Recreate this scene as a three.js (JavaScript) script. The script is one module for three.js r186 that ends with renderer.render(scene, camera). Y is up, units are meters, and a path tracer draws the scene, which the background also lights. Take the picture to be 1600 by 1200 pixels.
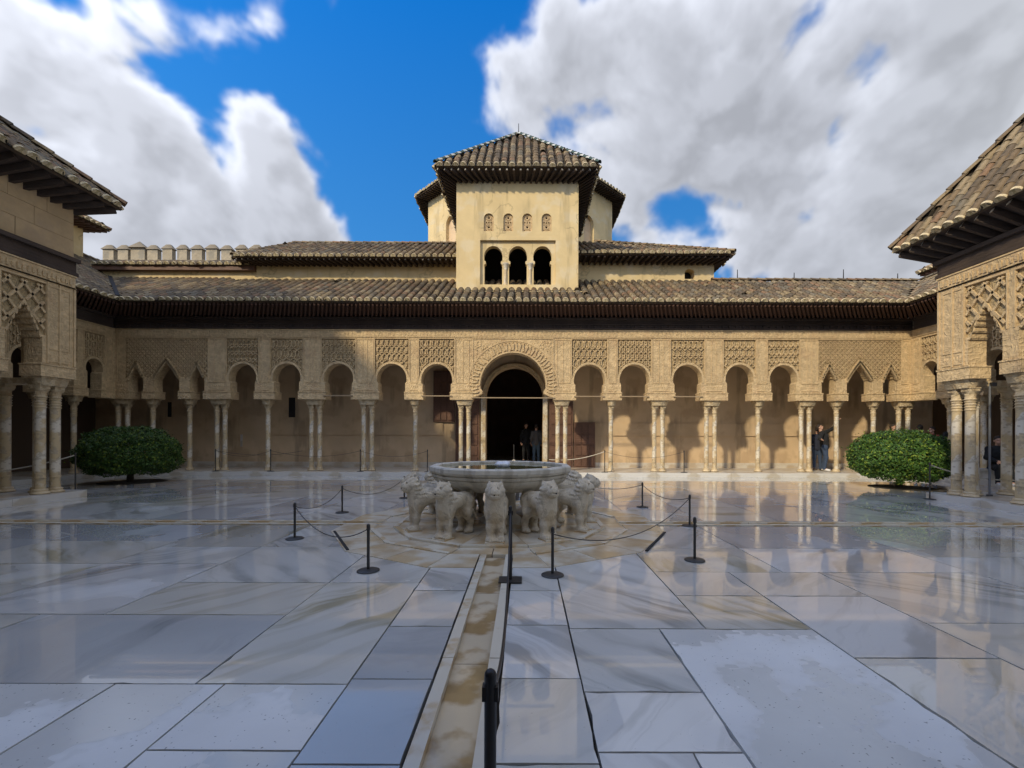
import * as THREE from 'three';
import { mergeGeometries, mergeVertices } from 'three/addons/utils/BufferGeometryUtils.js';

// ---------------------------------------------------------------- camera, sky, sun, exposure
// World: x right, y up, z towards the viewpoint; "d" below is the distance in front of the viewpoint (z = -d).
const renderer = new THREE.WebGLRenderer({ antialias: true });
renderer.toneMapping = THREE.LinearToneMapping;
renderer.toneMappingExposure = 1.4;
renderer.shadowMap.enabled = true;
renderer.shadowMap.type = THREE.PCFSoftShadowMap;
const scene = new THREE.Scene();
const camera = new THREE.PerspectiveCamera(2 * Math.atan(600 / 711) * 180 / Math.PI, 4 / 3, 0.1, 4000);
camera.position.set(0, 1.5, 0);
camera.rotation.z = 0.003;
camera.setViewOffset(1600, 1200, -20, -78, 1600, 1200);   // rising-front lens shift keeps the columns upright
camera.updateProjectionMatrix();
scene.add(camera);

const SUN_DIR = new THREE.Vector3(-0.82, 0.833, 1).normalize();
const sun = new THREE.DirectionalLight(new THREE.Color().setRGB(1, 0.86, 0.61), 2.45);
sun.position.copy(SUN_DIR).multiplyScalar(90).add(new THREE.Vector3(0, 0, -12));
sun.target.position.set(0, 0, -12);
sun.castShadow = true;
sun.shadow.mapSize.set(4096, 4096);
Object.assign(sun.shadow.camera, { left: -40, right: 40, top: 40, bottom: -40, near: 1, far: 200 });
sun.shadow.radius = 4.5;
scene.add(sun, sun.target);

// ---------------------------------------------------------------- random and noise
function rng(seed) { let s = seed >>> 0; return () => { s = (s + 0x6d2b79f5) >>> 0; let t = Math.imul(s ^ (s >>> 15), 1 | s); t = (t + Math.imul(t ^ (t >>> 7), 61 | t)) ^ t; return ((t ^ (t >>> 14)) >>> 0) / 4294967296; }; }
const R = rng(7);
const rr = (a, b) => a + (b - a) * R();
const pick = (a) => a[Math.floor(R() * a.length)];
const PERM = new Uint8Array(512); { const q = rng(99), p = [...Array(256).keys()]; for (let i = 255; i > 0; i--) { const j = Math.floor(q() * (i + 1)); [p[i], p[j]] = [p[j], p[i]]; } for (let i = 0; i < 512; i++) PERM[i] = p[i & 255]; }
const fade = (t) => t * t * t * (t * (t * 6 - 15) + 10);
const lerp = (a, b, t) => a + (b - a) * t;
const clamp = (x, a = 0, b = 1) => x < a ? a : x > b ? b : x;
const smooth = (a, b, x) => { const t = clamp((x - a) / (b - a)); return t * t * (3 - 2 * t); };
const hv = (x, y, z) => PERM[PERM[PERM[x & 255] + (y & 255)] + (z & 255)] / 255;
function vnoise(x, y, z) {                         // value noise 0..1
  const X = Math.floor(x), Y = Math.floor(y), Z = Math.floor(z), u = fade(x - X), v = fade(y - Y), w = fade(z - Z);
  return lerp(lerp(lerp(hv(X, Y, Z), hv(X + 1, Y, Z), u), lerp(hv(X, Y + 1, Z), hv(X + 1, Y + 1, Z), u), v),
    lerp(lerp(hv(X, Y, Z + 1), hv(X + 1, Y, Z + 1), u), lerp(hv(X, Y + 1, Z + 1), hv(X + 1, Y + 1, Z + 1), u), v), w);
}
function fbm(x, y, z, o = 5) { let a = 0.5, s = 0, n = 0; for (let i = 0; i < o; i++) { s += a * vnoise(x, y, z); n += a; a *= 0.5; x = x * 2.03 + 17.1; y = y * 2.03 + 5.3; z = z * 2.03 + 9.7; } return s / n; }
function tnoise(u, v, f, seed) {                   // tileable on the unit square, f cells
  const x = u * f, y = v * f, X = Math.floor(x), Y = Math.floor(y), a = fade(x - X), b = fade(y - Y), m = (k) => ((k % f) + f) % f;
  return lerp(lerp(hv(m(X), m(Y), seed), hv(m(X + 1), m(Y), seed), a), lerp(hv(m(X), m(Y + 1), seed), hv(m(X + 1), m(Y + 1), seed), a), b);
}
function tfbm(u, v, f, seed, o = 5) { let a = 0.5, s = 0, n = 0; for (let i = 0; i < o; i++) { s += a * tnoise(u, v, f, seed + i * 13); n += a; a *= 0.5; f *= 2; } return s / n; }

function tnoise2(u, v, fx, fy, seed) {
  const x = u * fx, y = v * fy, X = Math.floor(x), Y = Math.floor(y), a = fade(x - X), b = fade(y - Y), m = (k, f) => ((k % f) + f) % f;
  return lerp(lerp(hv(m(X, fx), m(Y, fy), seed), hv(m(X + 1, fx), m(Y, fy), seed), a), lerp(hv(m(X, fx), m(Y + 1, fy), seed), hv(m(X + 1, fx), m(Y + 1, fy), seed), a), b);
}
function tfbm2(u, v, fx, fy, seed, o = 5) { let a = .5, s = 0, n = 0; for (let i = 0; i < o; i++) { s += a * tnoise2(u, v, fx, fy, seed + i * 13); n += a; a *= .55; fx *= 2; fy *= 2; } return s / n; }

// ---------------------------------------------------------------- sky (blue air and broken cloud, one direction map for the whole sphere)
{
  const W = 2048, H = 1024, data = new Float32Array(W * H * 4);
  // broad cloud banks and clear gaps, as directions: [x/-z, y/-z, width, height, weight]
  const banks = [[-1.12, .82, .28, .26, .5], [-.95, .66, .24, .22, .45], [-.74, .52, .28, .15, .6], [-.52, .46, .16, .09, .5], [-.88, .90, .07, .16, .35], [-.60, .68, .12, .08, .3], [-.56, .70, .08, .08, .3], [-.48, .57, .07, .11, .4], [-1.3, .45, .5, .2, .5], [-.36, .42, .14, .03, .35], [-.75, .40, .24, .07, .5], [-.56, .40, .12, .05, .4],
    [-.02, .80, .11, .11, .3], [.12, .93, .14, .10, .4], [.47, .80, .27, .30, .65], [.9, .6, .45, .5, .75], [.22, .66, .13, .09, .42], [.27, .54, .14, .06, .3], [.62, .40, .16, .06, .35], [.62, .52, .10, .10, .3], [.72, .66, .15, .13, .75], [.5, .6, .15, .12, .2], [1.0, .75, .3, .2, .2], [.95, .34, .4, .14, .6],
    [-.42, .82, .16, .17, -.75], [-.20, .60, .17, .20, -.75], [-.33, .48, .05, .06, -.3], [-.66, .86, .07, .11, -.42], [-.70, .76, .06, .10, -.55], [-.52, .70, .07, .07, .35], [-.08, .58, .09, .10, -.4], [.42, .46, .15, .05, -.42], [.46, .50, .07, .03, -.22], [.09, .73, .07, .05, -.4], [-.22, .95, .13, .12, -.6], [.0, .95, .05, .06, -.15], [-1.05, .80, .07, .06, -.3], [-1.08, .66, .05, .05, -.25]];
  const shape = (x, y, z) => {
    const w1 = fbm(x * 3 + 3, y * 3, z * 3 + 1.5, 3) - .5, w2 = fbm(x * 3, y * 3 + 8, z * 3 + 7.5, 3) - .5;
    let n = (fbm(x * 3.4 + w1 * .9 + 20, y * 4.4 + w2 * .9 + 20, z * 3.4 + 20, 4) - .5) * 1.25 + (fbm(x * 12 + w2 * 2 + 31, y * 13 + w1 * 2 + 20, z * 12 + 20, 7) - .5) * 2.0, bias = .34;
    const front = smooth(.05, .4, -z);
    if (front > 0) {
      const gx = x / -z, gy = y / -z; let s = .0;
      for (const [bx, by, sx, sy, wt] of banks) { const ex = (gx - bx + w1 * .22) / sx, ey = (gy - by + w2 * .22) / sy, q = ex * ex + ey * ey; if (q < 7) s += wt * Math.exp(-q); }
      bias = lerp(bias, clamp(s * 1.15 - .02, -.72, .8), front);
    }
    return n + bias;
  };
  for (let j = 0; j < H; j++) {
    const el = (j + .5) / H * Math.PI - Math.PI / 2, dy = Math.sin(el), c = Math.cos(el);
    for (let i = 0; i < W; i++) {
      const az = ((i + .5) / W - .5) * 2 * Math.PI, dx = Math.cos(az) * c, dz = Math.sin(az) * c, k = (j * W + i) * 4;
      const t = Math.pow(clamp(Math.max(dy, 0) / .75), .8);
      let r = lerp(.07, .0, t), g = lerp(.26, .095, t), b = lerp(.52, .36, t);
      if (dy > -0.06) {
        const y = Math.max(dy, 0), d = shape(dx, y, dz), cov = Math.pow(smooth(-.24, .40, d), 1.7);
        if (cov > 0) {
          const e = .035, d2 = shape(dx - .5 * e, y + .75 * e, dz + .35 * e), rel = clamp(d - d2, -.3, .3);
          const thick = smooth(.2, .95, d), lump = fbm(dx * 5 + 60, y * 6, dz * 5, 5) - .5;
          let l = (lerp(.73, .54, thick) + rel * .56 * (1 - .55 * thick) + lump * .17) * .69; l = clamp(l, .31, .60);
          const s = .94 + .06 * smooth(.25, .6, dx / (1 + Math.abs(dz)));
          r = lerp(r, l * .95 * s, cov); g = lerp(g, l * .995 * s, cov); b = lerp(b, l * 1.05, cov);
        }
      }
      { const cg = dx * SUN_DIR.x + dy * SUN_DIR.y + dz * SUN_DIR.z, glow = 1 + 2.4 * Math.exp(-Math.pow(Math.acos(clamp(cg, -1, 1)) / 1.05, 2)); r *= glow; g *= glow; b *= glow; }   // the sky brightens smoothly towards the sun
      if (dy < 0) { const q = smooth(0, -.12, dy); r = lerp(r, .22, q); g = lerp(g, .2, q); b = lerp(b, .17, q); }
      data[k] = r; data[k + 1] = g; data[k + 2] = b; data[k + 3] = 1;
    }
  }
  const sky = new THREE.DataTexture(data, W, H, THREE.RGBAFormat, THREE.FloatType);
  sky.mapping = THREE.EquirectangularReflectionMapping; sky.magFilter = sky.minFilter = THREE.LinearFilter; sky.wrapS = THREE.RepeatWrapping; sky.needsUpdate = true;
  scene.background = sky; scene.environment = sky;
}

// ---------------------------------------------------------------- textures
const toS = (x) => { x = clamp(x); return Math.round(255 * (x <= .0031308 ? 12.92 * x : 1.055 * Math.pow(x, 1 / 2.4) - .055)); };
function colorTex(n, f, metres = 1, my = metres) {
  const a = new Uint8Array(n * n * 4);
  for (let j = 0; j < n; j++) for (let i = 0; i < n; i++) { const c = f((i + .5) / n, (j + .5) / n), k = (j * n + i) * 4; a[k] = toS(c[0]); a[k + 1] = toS(c[1]); a[k + 2] = toS(c[2]); a[k + 3] = 255; }
  return finish(new THREE.DataTexture(a, n, n), metres, my, true);
}
function valueTex(n, f, metres = 1, my = metres) {
  const a = new Uint8Array(n * n * 4);
  for (let j = 0; j < n; j++) for (let i = 0; i < n; i++) { const c = Math.round(255 * clamp(f((i + .5) / n, (j + .5) / n))), k = (j * n + i) * 4; a[k] = a[k + 1] = a[k + 2] = c; a[k + 3] = 255; }
  return finish(new THREE.DataTexture(a, n, n), metres, my, false);
}
function finish(t, mx, my, col) {
  t.wrapS = t.wrapT = THREE.RepeatWrapping; t.magFilter = THREE.LinearFilter; t.minFilter = THREE.LinearMipmapLinearFilter; t.generateMipmaps = true;
  t.repeat.set(1 / mx, 1 / my); if (col) t.colorSpace = THREE.SRGBColorSpace; t.needsUpdate = true; return t;
}
const mix3 = (a, b, t) => [lerp(a[0], b[0], t), lerp(a[1], b[1], t), lerp(a[2], b[2], t)];
const mul3 = (a, k) => [a[0] * k, a[1] * k, a[2] * k];
const std = (o) => new THREE.MeshStandardMaterial(o);

// carved stucco: interlaced leafwork in narrow vertical fields
const carveH = (u, v) => {
  const w = tfbm(u, v, 9, 3, 3) - .5, z = tfbm(u, v, 9, 31, 3) - .5, x = (u + w * .06 + 1) % 1, y = (v + z * .06 + 1) % 1;
  const r = 1 - Math.abs(2 * tnoise(x, y, 17, 5) - 1), q = 1 - Math.abs(2 * tnoise(x, y, 26, 57) - 1);
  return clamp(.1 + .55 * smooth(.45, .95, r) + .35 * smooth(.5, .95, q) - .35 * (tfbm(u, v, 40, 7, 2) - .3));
};
const stuccoCol = (base, dirt) => (u, v) => {
  const n = tfbm(u, v, 4, 11, 6), m = tfbm(u, v, 24, 19, 3), h = carveH(u, v);
  let c = mul3(base, .78 + .34 * n + .1 * (m - .5));
  c = mix3(c, dirt, smooth(.52, .75, tfbm(u, v, 5, 47, 5)) * .45);
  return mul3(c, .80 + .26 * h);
};
const T = {};
T.stuccoC = colorTex(1024, stuccoCol([.62, .458, .255], [.44, .295, .165]), 2);
T.stuccoB = valueTex(1024, (u, v) => carveH(u, v), 1.3);
T.plainB = valueTex(512, (u, v) => tfbm(u, v, 5, 5, 6), 1.3);
T.plasterC = colorTex(1024, (u, v) => {
  const n = tfbm(u, v, 3, 61, 6), m = tfbm(u, v, 12, 67, 4), st = tfbm(u * 1, v * .999, 6, 71, 4);
  let c = mul3([.62, .475, .245], .84 + .3 * n + .08 * (m - .5));
  c = mix3(c, [.64, .56, .40], smooth(.54, .76, st) * .4);
  c = mul3(c, 1 - .22 * smooth(.56, .8, tfbm2(u, v, 14, 2, 73, 4)) - .25 * smooth(.95, .99, 1 - Math.abs(2 * tfbm(u, v, 4, 75, 5) - 1)) * smooth(.5, .65, tfbm(u, v, 3, 77, 3)));
  return c;
}, 3.2);
T.oldwallC = colorTex(1024, (u, v) => {
  const n = tfbm(u, v, 4, 161, 6), m = tfbm(u, v, 20, 167, 3);
  const c = mul3([.50, .36, .20], .72 + .42 * n + .15 * (m - .5));
  return mix3(c, [.34, .25, .16], smooth(.5, .72, tfbm(u, v, 6, 171, 4)) * .5);
}, 2.4);
T.galC = colorTex(512, (u, v) => { const n = tfbm(u, v, 4, 81, 6); return mul3(mix3(mul3([.58, .425, .26], .80 + .36 * n), [.42, .29, .17], smooth(.50, .7, tfbm(u, v, 5, 83, 5)) * .6), 1 - .3 * smooth(.5, .8, tfbm2(u, v, 10, 2, 85, 4))); }, 3);
T.woodC = colorTex(512, (u, v) => { const g = tfbm(u, v * 1, 3, 91, 3), s = tnoise(u, v, 64, 95) * .5 + .5 * tnoise(u * 1, v, 128, 97); return mul3([.055, .037, .027], .6 + .6 * g + .35 * (s - .5)); }, 1.2);
T.woodB = valueTex(512, (u, v) => .5 + .5 * Math.sin(v * Math.PI * 24 + 4 * tfbm(u, v, 4, 99, 3)) * .5 * tfbm(u, v, 8, 103, 3), .9);
T.colC = colorTex(512, (u0, v0) => { const u = (u0 + .12 * tfbm(u0, v0, 4, 201, 4)) % 1, v = (v0 + .12 * tfbm(u0, v0, 4, 211, 4)) % 1; const n = tfbm(u, v, 3, 111, 6); let c = mul3([.63, .57, .46], .8 + .3 * n); c = mix3(c, [.46, .33, .15], smooth(.48, .66, tfbm(u, v, 4, 113, 5)) * .75); return mix3(c, [.30, .24, .17], smooth(.62, .7, tfbm(u, v, 14, 117, 3)) * .55); }, .9);
T.capC = colorTex(512, (u, v) => { const n = tfbm(u, v, 4, 121, 5); return mix3(mul3([.54, .43, .27], .8 + .35 * n), [.36, .25, .13], smooth(.5, .68, tfbm(u, v, 6, 123, 4)) * .6); }, .7);
T.lionC = colorTex(1024, (u, v) => { const n = tfbm(u, v, 4, 131, 6), m = tfbm(u, v, 30, 133, 3); let c = mul3([.60, .53, .41], .75 + .4 * n + .12 * (m - .5)); c = mix3(c, [.42, .31, .17], smooth(.5, .72, tfbm(u, v, 5, 137, 5)) * .45); return mix3(c, [.22, .19, .15], smooth(.58, .74, tfbm(u, v, 9, 139, 5)) * .45); }, .8);
T.bowlC = colorTex(512, (u, v) => { const n = tfbm(u, v, 3, 141, 6); let c = mul3([.62, .58, .49], .78 + .35 * n); return mix3(c, [.26, .22, .16], smooth(.5, .7, tfbm(u, v * .5, 7, 143, 4)) * .5); }, 1.1);
T.grainB = valueTex(512, (u, v) => .6 * tfbm(u, v, 24, 151, 4) + .4 * tfbm(u, v, 6, 153, 3), .35);
T.clayB = valueTex(256, (u, v) => tfbm(u, v, 8, 155, 5), .4);
T.clayC = colorTex(512, (u, v) => { const n = tfbm(u, v, 8, 157, 5); return mix3(mul3([1, 1, 1], .62 + .5 * n), [.42, .42, .33], smooth(.5, .64, tfbm(u, v, 10, 159, 4)) * .75); }, .8);
// wet white marble: grey and olive veining drawn out along one direction
function marble(seed, base, vein, amount, slant) {
  return colorTex(1024, (u, v) => {
    const w = tfbm(u, v, 3, seed, 5) - .5, w2 = tfbm(u, v, 5, seed + 51, 4) - .5, x = u + w * .18, y = v + slant * Math.round(1) * u + w2 * .10 + w * .12;
    const st = tfbm2(x, y, 2, 9, seed + 3, 6), fine = tfbm2(x, y, 3, 26, seed + 7, 4), line = 1 - Math.abs(2 * tfbm2(x, y, 1, 4, seed + 9, 6) - 1), where = smooth(.4, .66, tfbm(u, v, 2, seed + 15, 4));
    let c = mul3(base, .90 + .2 * (tfbm(u, v, 3, seed + 5, 6) - .2));
    c = mix3(c, vein, clamp((smooth(.48, .74, st) * (.35 + .65 * where) + smooth(.55, .8, fine) * .3 * where + smooth(.90, .99, line) * .35 * where) * amount));
    const p = tnoise(u, v, 300, seed + 21) * tnoise(u, v, 237, seed + 27); if (p > .86) c = mul3(c, .6);
    return c;
  }, 2.3);
}
const M = {};
M.marble = [
  marble(201, [.60, .60, .57], [.29, .30, .285], .95, 1), marble(221, [.55, .545, .50], [.31, .295, .22], 1, 0),
  marble(241, [.66, .66, .64], [.35, .35, .335], .8, 1), marble(261, [.47, .485, .485], [.25, .265, .27], .8, 0),
  marble(281, [.59, .575, .52], [.34, .315, .22], 1, 1),
].flatMap((map, i) => [.10, .17].map((r, k) => {
  const rough = valueTex(256, (u, v) => { const n = tfbm(u, v, 3, 300 + i * 7 + k * 3, 5); return r + .22 * smooth(.55, .72, n) + .04 * tfbm(u, v, 16, 305 + i, 3); }, 2.9);
  return new THREE.MeshPhysicalMaterial({ map, roughnessMap: rough, roughness: 1.6, bumpMap: T.plainB, bumpScale: .0004, clearcoat: 1, clearcoatRoughness: k ? .03 : .012 });
}));
M.dry = [0, 1].map((k) => { const dm = (u, v) => smooth(.46, .52, tfbm(u, v, 2, 501 + k * 9, 4) + .05 * (tnoise(u, v, 64, 507) - .5)), pit = (u, v) => { const p = tnoise(u, v, 290, 509 + k) * tnoise(u, v, 231, 515); return smooth(.74, .80, p); };
  return std({ map: colorTex(1024, (u, v) => mul3(mix3([.56, .565, .545], [.68, .68, .66], dm(u, v)), (.88 + .22 * tfbm(u, v, 5, 521, 5)) * (1 - .7 * pit(u, v))), 2.6), roughnessMap: valueTex(512, (u, v) => lerp(.14, .62, dm(u, v)), 2.6), roughness: 1, bumpMap: T.plainB, bumpScale: .001 }); });
M.stain = [0, 1, 2].map((k) => std({ map: colorTex(512, (u, v) => { const n = tfbm(u, v, 3, 401 + k * 9, 6), m = smooth(.30, .75, tfbm(u, v, 4, 411 + k * 9, 6)); return mix3([.60, .55, .45], mix3([.52, .36, .17], [.36, .28, .18], n), m * .9); }, 1.3), roughness: .16, bumpMap: T.plainB, bumpScale: .002 }));
M.channel = std({ map: colorTex(512, (u, v) => { const n = tfbm(u, v, 3, 431, 6), m = smooth(.36, .64, tfbm(u, v, 4, 437, 5)); return mix3([.54, .45, .32], mix3([.20, .115, .05], [.36, .26, .13], n), m); }, .9), roughness: .12, bumpMap: T.plainB, bumpScale: .004 });
M.kerb = [0, 1].map((k) => std({ map: colorTex(512, (u, v) => { const n = tfbm(u, v, 4, 441 + k * 5, 6); return mix3([.60, .55, .45], [.44, .30, .14], smooth(.38, .65, n) * .85); }, .8), roughness: .25, bumpMap: T.plainB, bumpScale: .004 }));
M.bed = std({ color: new THREE.Color().setRGB(.035, .028, .02), roughness: .9 });
M.step = std({ map: colorTex(512, (u, v) => { const n = tfbm(u, v, 4, 451, 6); return mix3([.56, .54, .5], [.40, .34, .25], smooth(.45, .7, n) * .7); }, 1.4), roughness: .3, bumpMap: T.plainB, bumpScale: .003 });
M.galfloor = std({ map: colorTex(512, (u, v) => { const n = tfbm(u, v, 4, 461, 6); return mix3([.55, .50, .42], [.40, .30, .19], smooth(.45, .7, n) * .7); }, 1.6), roughness: .3 });
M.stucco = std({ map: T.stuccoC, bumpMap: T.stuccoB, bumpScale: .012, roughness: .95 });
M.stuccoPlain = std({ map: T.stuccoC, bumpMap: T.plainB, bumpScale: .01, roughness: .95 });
M.recessShade = std({ map: colorTex(512, stuccoCol([.46, .345, .185], [.33, .23, .125]), 1.4), bumpMap: T.stuccoB, bumpScale: .02, roughness: 1 });  // darker base than the stucco, painting shade into the sunken panel grounds
M.plaster = std({ map: T.plasterC, bumpMap: T.plainB, bumpScale: .008, roughness: .95 });
M.oldwall = std({ map: T.oldwallC, bumpMap: T.plainB, bumpScale: .02, roughness: 1 });
M.gal = std({ map: T.galC, bumpMap: T.plainB, bumpScale: .006, roughness: .9 });
M.gallery = std({ color: new THREE.Color().setRGB(.10, .068, .045), roughness: .95, bumpMap: T.plainB, bumpScale: .006 });  // wall tone darkened to paint in the deep shade behind the side arches
M.cap = std({ color: new THREE.Color().setRGB(.20, .165, .115), roughness: 1, bumpMap: T.plainB, bumpScale: .02 });
M.wood = std({ map: T.woodC, bumpMap: T.woodB, bumpScale: .012, roughness: .85 });
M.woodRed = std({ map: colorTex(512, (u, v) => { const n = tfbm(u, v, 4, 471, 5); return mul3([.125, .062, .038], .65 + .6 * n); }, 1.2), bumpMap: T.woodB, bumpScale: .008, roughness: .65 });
M.rafter = std({ color: new THREE.Color().setRGB(.075, .036, .022), roughness: .9, bumpMap: T.woodB, bumpScale: .01 });
M.rafterEnd = std({ color: new THREE.Color().setRGB(.4, .36, .29), roughness: .9 });
M.column = std({ map: T.colC, bumpMap: T.plainB, bumpScale: .003, roughness: .5 });
M.columnBase = std({ map: T.capC, bumpMap: T.plainB, bumpScale: .004, roughness: .6 });
M.capital = std({ map: T.capC, bumpMap: T.stuccoB, bumpScale: .012, roughness: .85 });
M.lion = std({ map: T.lionC, bumpMap: T.grainB, bumpScale: .010, roughness: .75 });
M.bowl = std({ map: T.bowlC, bumpMap: T.grainB, bumpScale: .003, roughness: .55 });
M.grey = std({ map: colorTex(512, (u, v) => { const n = tfbm(u, v, 4, 175, 6); return mix3(mul3([.40, .335, .235], .7 + .4 * n), [.22, .2, .16], smooth(.48, .68, tfbm(u, v, 5, 177, 5)) * .7); }, 2), bumpMap: T.plainB, bumpScale: .03, roughness: 1 });
M.iron = std({ color: new THREE.Color().setRGB(.028, .027, .028), roughness: .42, metalness: .4 });
M.ironGrey = std({ color: new THREE.Color().setRGB(.055, .053, .05), roughness: .45, metalness: .5 });
M.rope = std({ color: new THREE.Color().setRGB(.5, .45, .36), roughness: .9 });
M.rod = std({ color: new THREE.Color().setRGB(.30, .22, .13), roughness: .7 });
M.dark = std({ color: new THREE.Color().setRGB(.018, .016, .015), roughness: .95 });
M.darkGround = std({ color: new THREE.Color().setRGB(.035, .026, .018), roughness: 1, bumpMap: T.grainB, bumpScale: .02 });
M.clay = std({ map: T.clayC, bumpMap: T.clayB, bumpScale: .012, roughness: .92 });
M.clayV = std({ map: T.clayC, vertexColors: true, bumpMap: T.clayB, bumpScale: .012, roughness: .92 });
M.deck = std({ color: new THREE.Color().setRGB(.10, .07, .045), roughness: 1 });

// ---------------------------------------------------------------- building helpers
const taken = {};
function numbered(n) { if (!(n in taken)) { taken[n] = 0; return n; } taken[n]++; return n + '_' + String(taken[n]).padStart(3, '0'); }
const origin = new WeakMap();
function tag(o, label, category, group) { o.userData.label = label; o.userData.category = category; if (group) o.userData.group = group; return o; }
function thing(name, label, category, pos = [0, 0, 0], group, turn = 0) {   // children are given in world metres when turn is 0
  const o = new THREE.Group(); o.name = numbered(name); o.position.set(...pos); o.rotation.y = turn; scene.add(o); origin.set(o, new THREE.Vector3(...pos)); return tag(o, label, category, group);
}
function shade(m) { m.castShadow = m.receiveShadow = true; return m; }
// geometry is given in world coordinates; it is re-based to the thing's origin
function part(name, geo, mat, parent, kind) {
  const g = Array.isArray(geo) ? merge(geo) : geo, o = origin.get(parent) || new THREE.Vector3();
  g.translate(-o.x, -o.y, -o.z);
  const m = shade(new THREE.Mesh(g, mat)); m.name = parent === scene ? numbered(name) : name; origin.set(m, o); parent.add(m); if (kind) m.userData.kind = kind; return m;
}
const structure = (name, geo, mat) => { const m = part(name, geo, mat, scene); m.userData.kind = 'structure'; return m; };
function plain(g) { const p = g.index ? g.toNonIndexed() : g; for (const k of Object.keys(p.attributes)) if (!['position', 'normal', 'uv'].includes(k)) p.deleteAttribute(k); p.morphAttributes = {}; return p; }
function merge(list) { return mergeGeometries(list.map(plain), false); }
function boxUV(g) {                                 // uv in metres, projected along each face's main axis
  const p = plain(g), a = p.attributes.position, n = p.attributes.normal, uv = new Float32Array(a.count * 2);
  for (let i = 0; i < a.count; i += 3) {
    let X = 0, Y = 0, Z = 0; for (let k = 0; k < 3; k++) { X += n.getX(i + k); Y += n.getY(i + k); Z += n.getZ(i + k); }
    X = Math.abs(X); Y = Math.abs(Y); Z = Math.abs(Z);
    for (let k = 0; k < 3; k++) {
      const x = a.getX(i + k), y = a.getY(i + k), z = a.getZ(i + k);
      const [u, v] = Y >= X && Y >= Z ? [x, z] : X > Z ? [z, y] : [x, y];
      uv[(i + k) * 2] = u; uv[(i + k) * 2 + 1] = v;
    }
  }
  p.setAttribute('uv', new THREE.BufferAttribute(uv, 2)); return p;
}
const box = (x0, x1, y0, y1, z0, z1) => boxUV(new THREE.BoxGeometry(Math.abs(x1 - x0), Math.abs(y1 - y0), Math.abs(z1 - z0)).translate((x0 + x1) / 2, (y0 + y1) / 2, (z0 + z1) / 2));
const V = (x, y, z) => new THREE.Vector3(x, y, z);
function bar(a, b, w, h = w) {                       // straight bar from a to b
  const d = b.clone().sub(a), L = d.length(), g = new THREE.BoxGeometry(w, h, L), m = new THREE.Matrix4().lookAt(b, a, Math.abs(d.y) > .99 * L ? V(1, 0, 0) : V(0, 1, 0));
  return g.applyMatrix4(m).translate((a.x + b.x) / 2, (a.y + b.y) / 2, (a.z + b.z) / 2);
}
function tube(pts, r, seg = 24, rad = 6) { return new THREE.TubeGeometry(new THREE.CatmullRomCurve3(pts), seg, r, rad, false); }
function sagging(a, b, sag, n = 14) { const o = []; for (let i = 0; i <= n; i++) { const t = i / n, p = a.clone().lerp(b, t); p.y -= sag * 4 * t * (1 - t); o.push(p); } return o; }
function polySheet(pts, mat4) { return new THREE.ShapeGeometry(new THREE.Shape(pts.map(([x, y]) => new THREE.Vector2(x, y)))).applyMatrix4(mat4); }
function prism(pts, y0, y1) {                        // vertical prism over a ground outline given as [x, d]
  const g = new THREE.ExtrudeGeometry(new THREE.Shape(pts.map(([x, d]) => new THREE.Vector2(x, d))), { depth: y1 - y0, bevelEnabled: false });
  return boxUV(g.applyMatrix4(new THREE.Matrix4().makeRotationX(-Math.PI / 2)).translate(0, y0, 0));
}
// ---------------------------------------------------------------- ground, paving, water channels
const X0 = -0.43;                                    // axis of the court
const FX = -0.40, FD = 7.65;                         // fountain
structure('ground', new THREE.CircleGeometry(2500, 64).rotateX(-Math.PI / 2).translate(0, -.08, 0), M.bed);
const floor = structure('court_paving', box(-17, 17, -.07, -.045, 1.2, -16), M.bed);
let slabNo = 0;
const WARM = [1, 4, 8, 9];
function slabMesh(pts, top, mat, th = .042) {        // convex outline [x, d]
  const g = prism(pts, top - th, top), uv = g.attributes.uv, ox = rr(0, 9), oy = rr(0, 9), q = Math.floor(R() * 4), ca = [1, 0, -1, 0][q], sa = [0, 1, 0, -1][q];
  for (let i = 0; i < uv.count; i++) { const u = uv.getX(i), v = uv.getY(i); uv.setXY(i, u * ca - v * sa + ox, u * sa + v * ca + oy); }
  return part('marble_slab', g, mat, floor);
}
function slab(x0, x1, d0, d1, mi) {
  const j = .0045 + .002 * R(), h = rr(-.0012, .0012), e = () => rr(-.002, .002);
  const c = [[x0 + j + e(), d0 + j + e()], [x1 - j + e(), d0 + j + e()], [x1 - j + e(), d1 - j + e()], [x0 + j + e(), d1 - j + e()]];
  const worn = d0 < 6 ? c.flatMap((p, i) => { const q = c[(i + 1) % 4], L = Math.hypot(q[0] - p[0], q[1] - p[1]), n = Math.floor(L / .09), nx = -(q[1] - p[1]) / L, ny = (q[0] - p[0]) / L, o = [p]; for (let k = 1; k < n; k++) { const t = (k + rr(-.3, .3)) / n, in_ = Math.abs(rr(-.0025, .0025)) + (R() < .05 ? rr(.004, .013) : 0); o.push([lerp(p[0], q[0], t) + nx * in_, lerp(p[1], q[1], t) + ny * in_]); } return o; }) : c;   // worn, chipped edges
  slabMesh(worn, h, mi >= 20 ? M.dry[mi - 20] : M.marble[mi ?? Math.floor(R() * M.marble.length)]);
  slabNo++;
}
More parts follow.
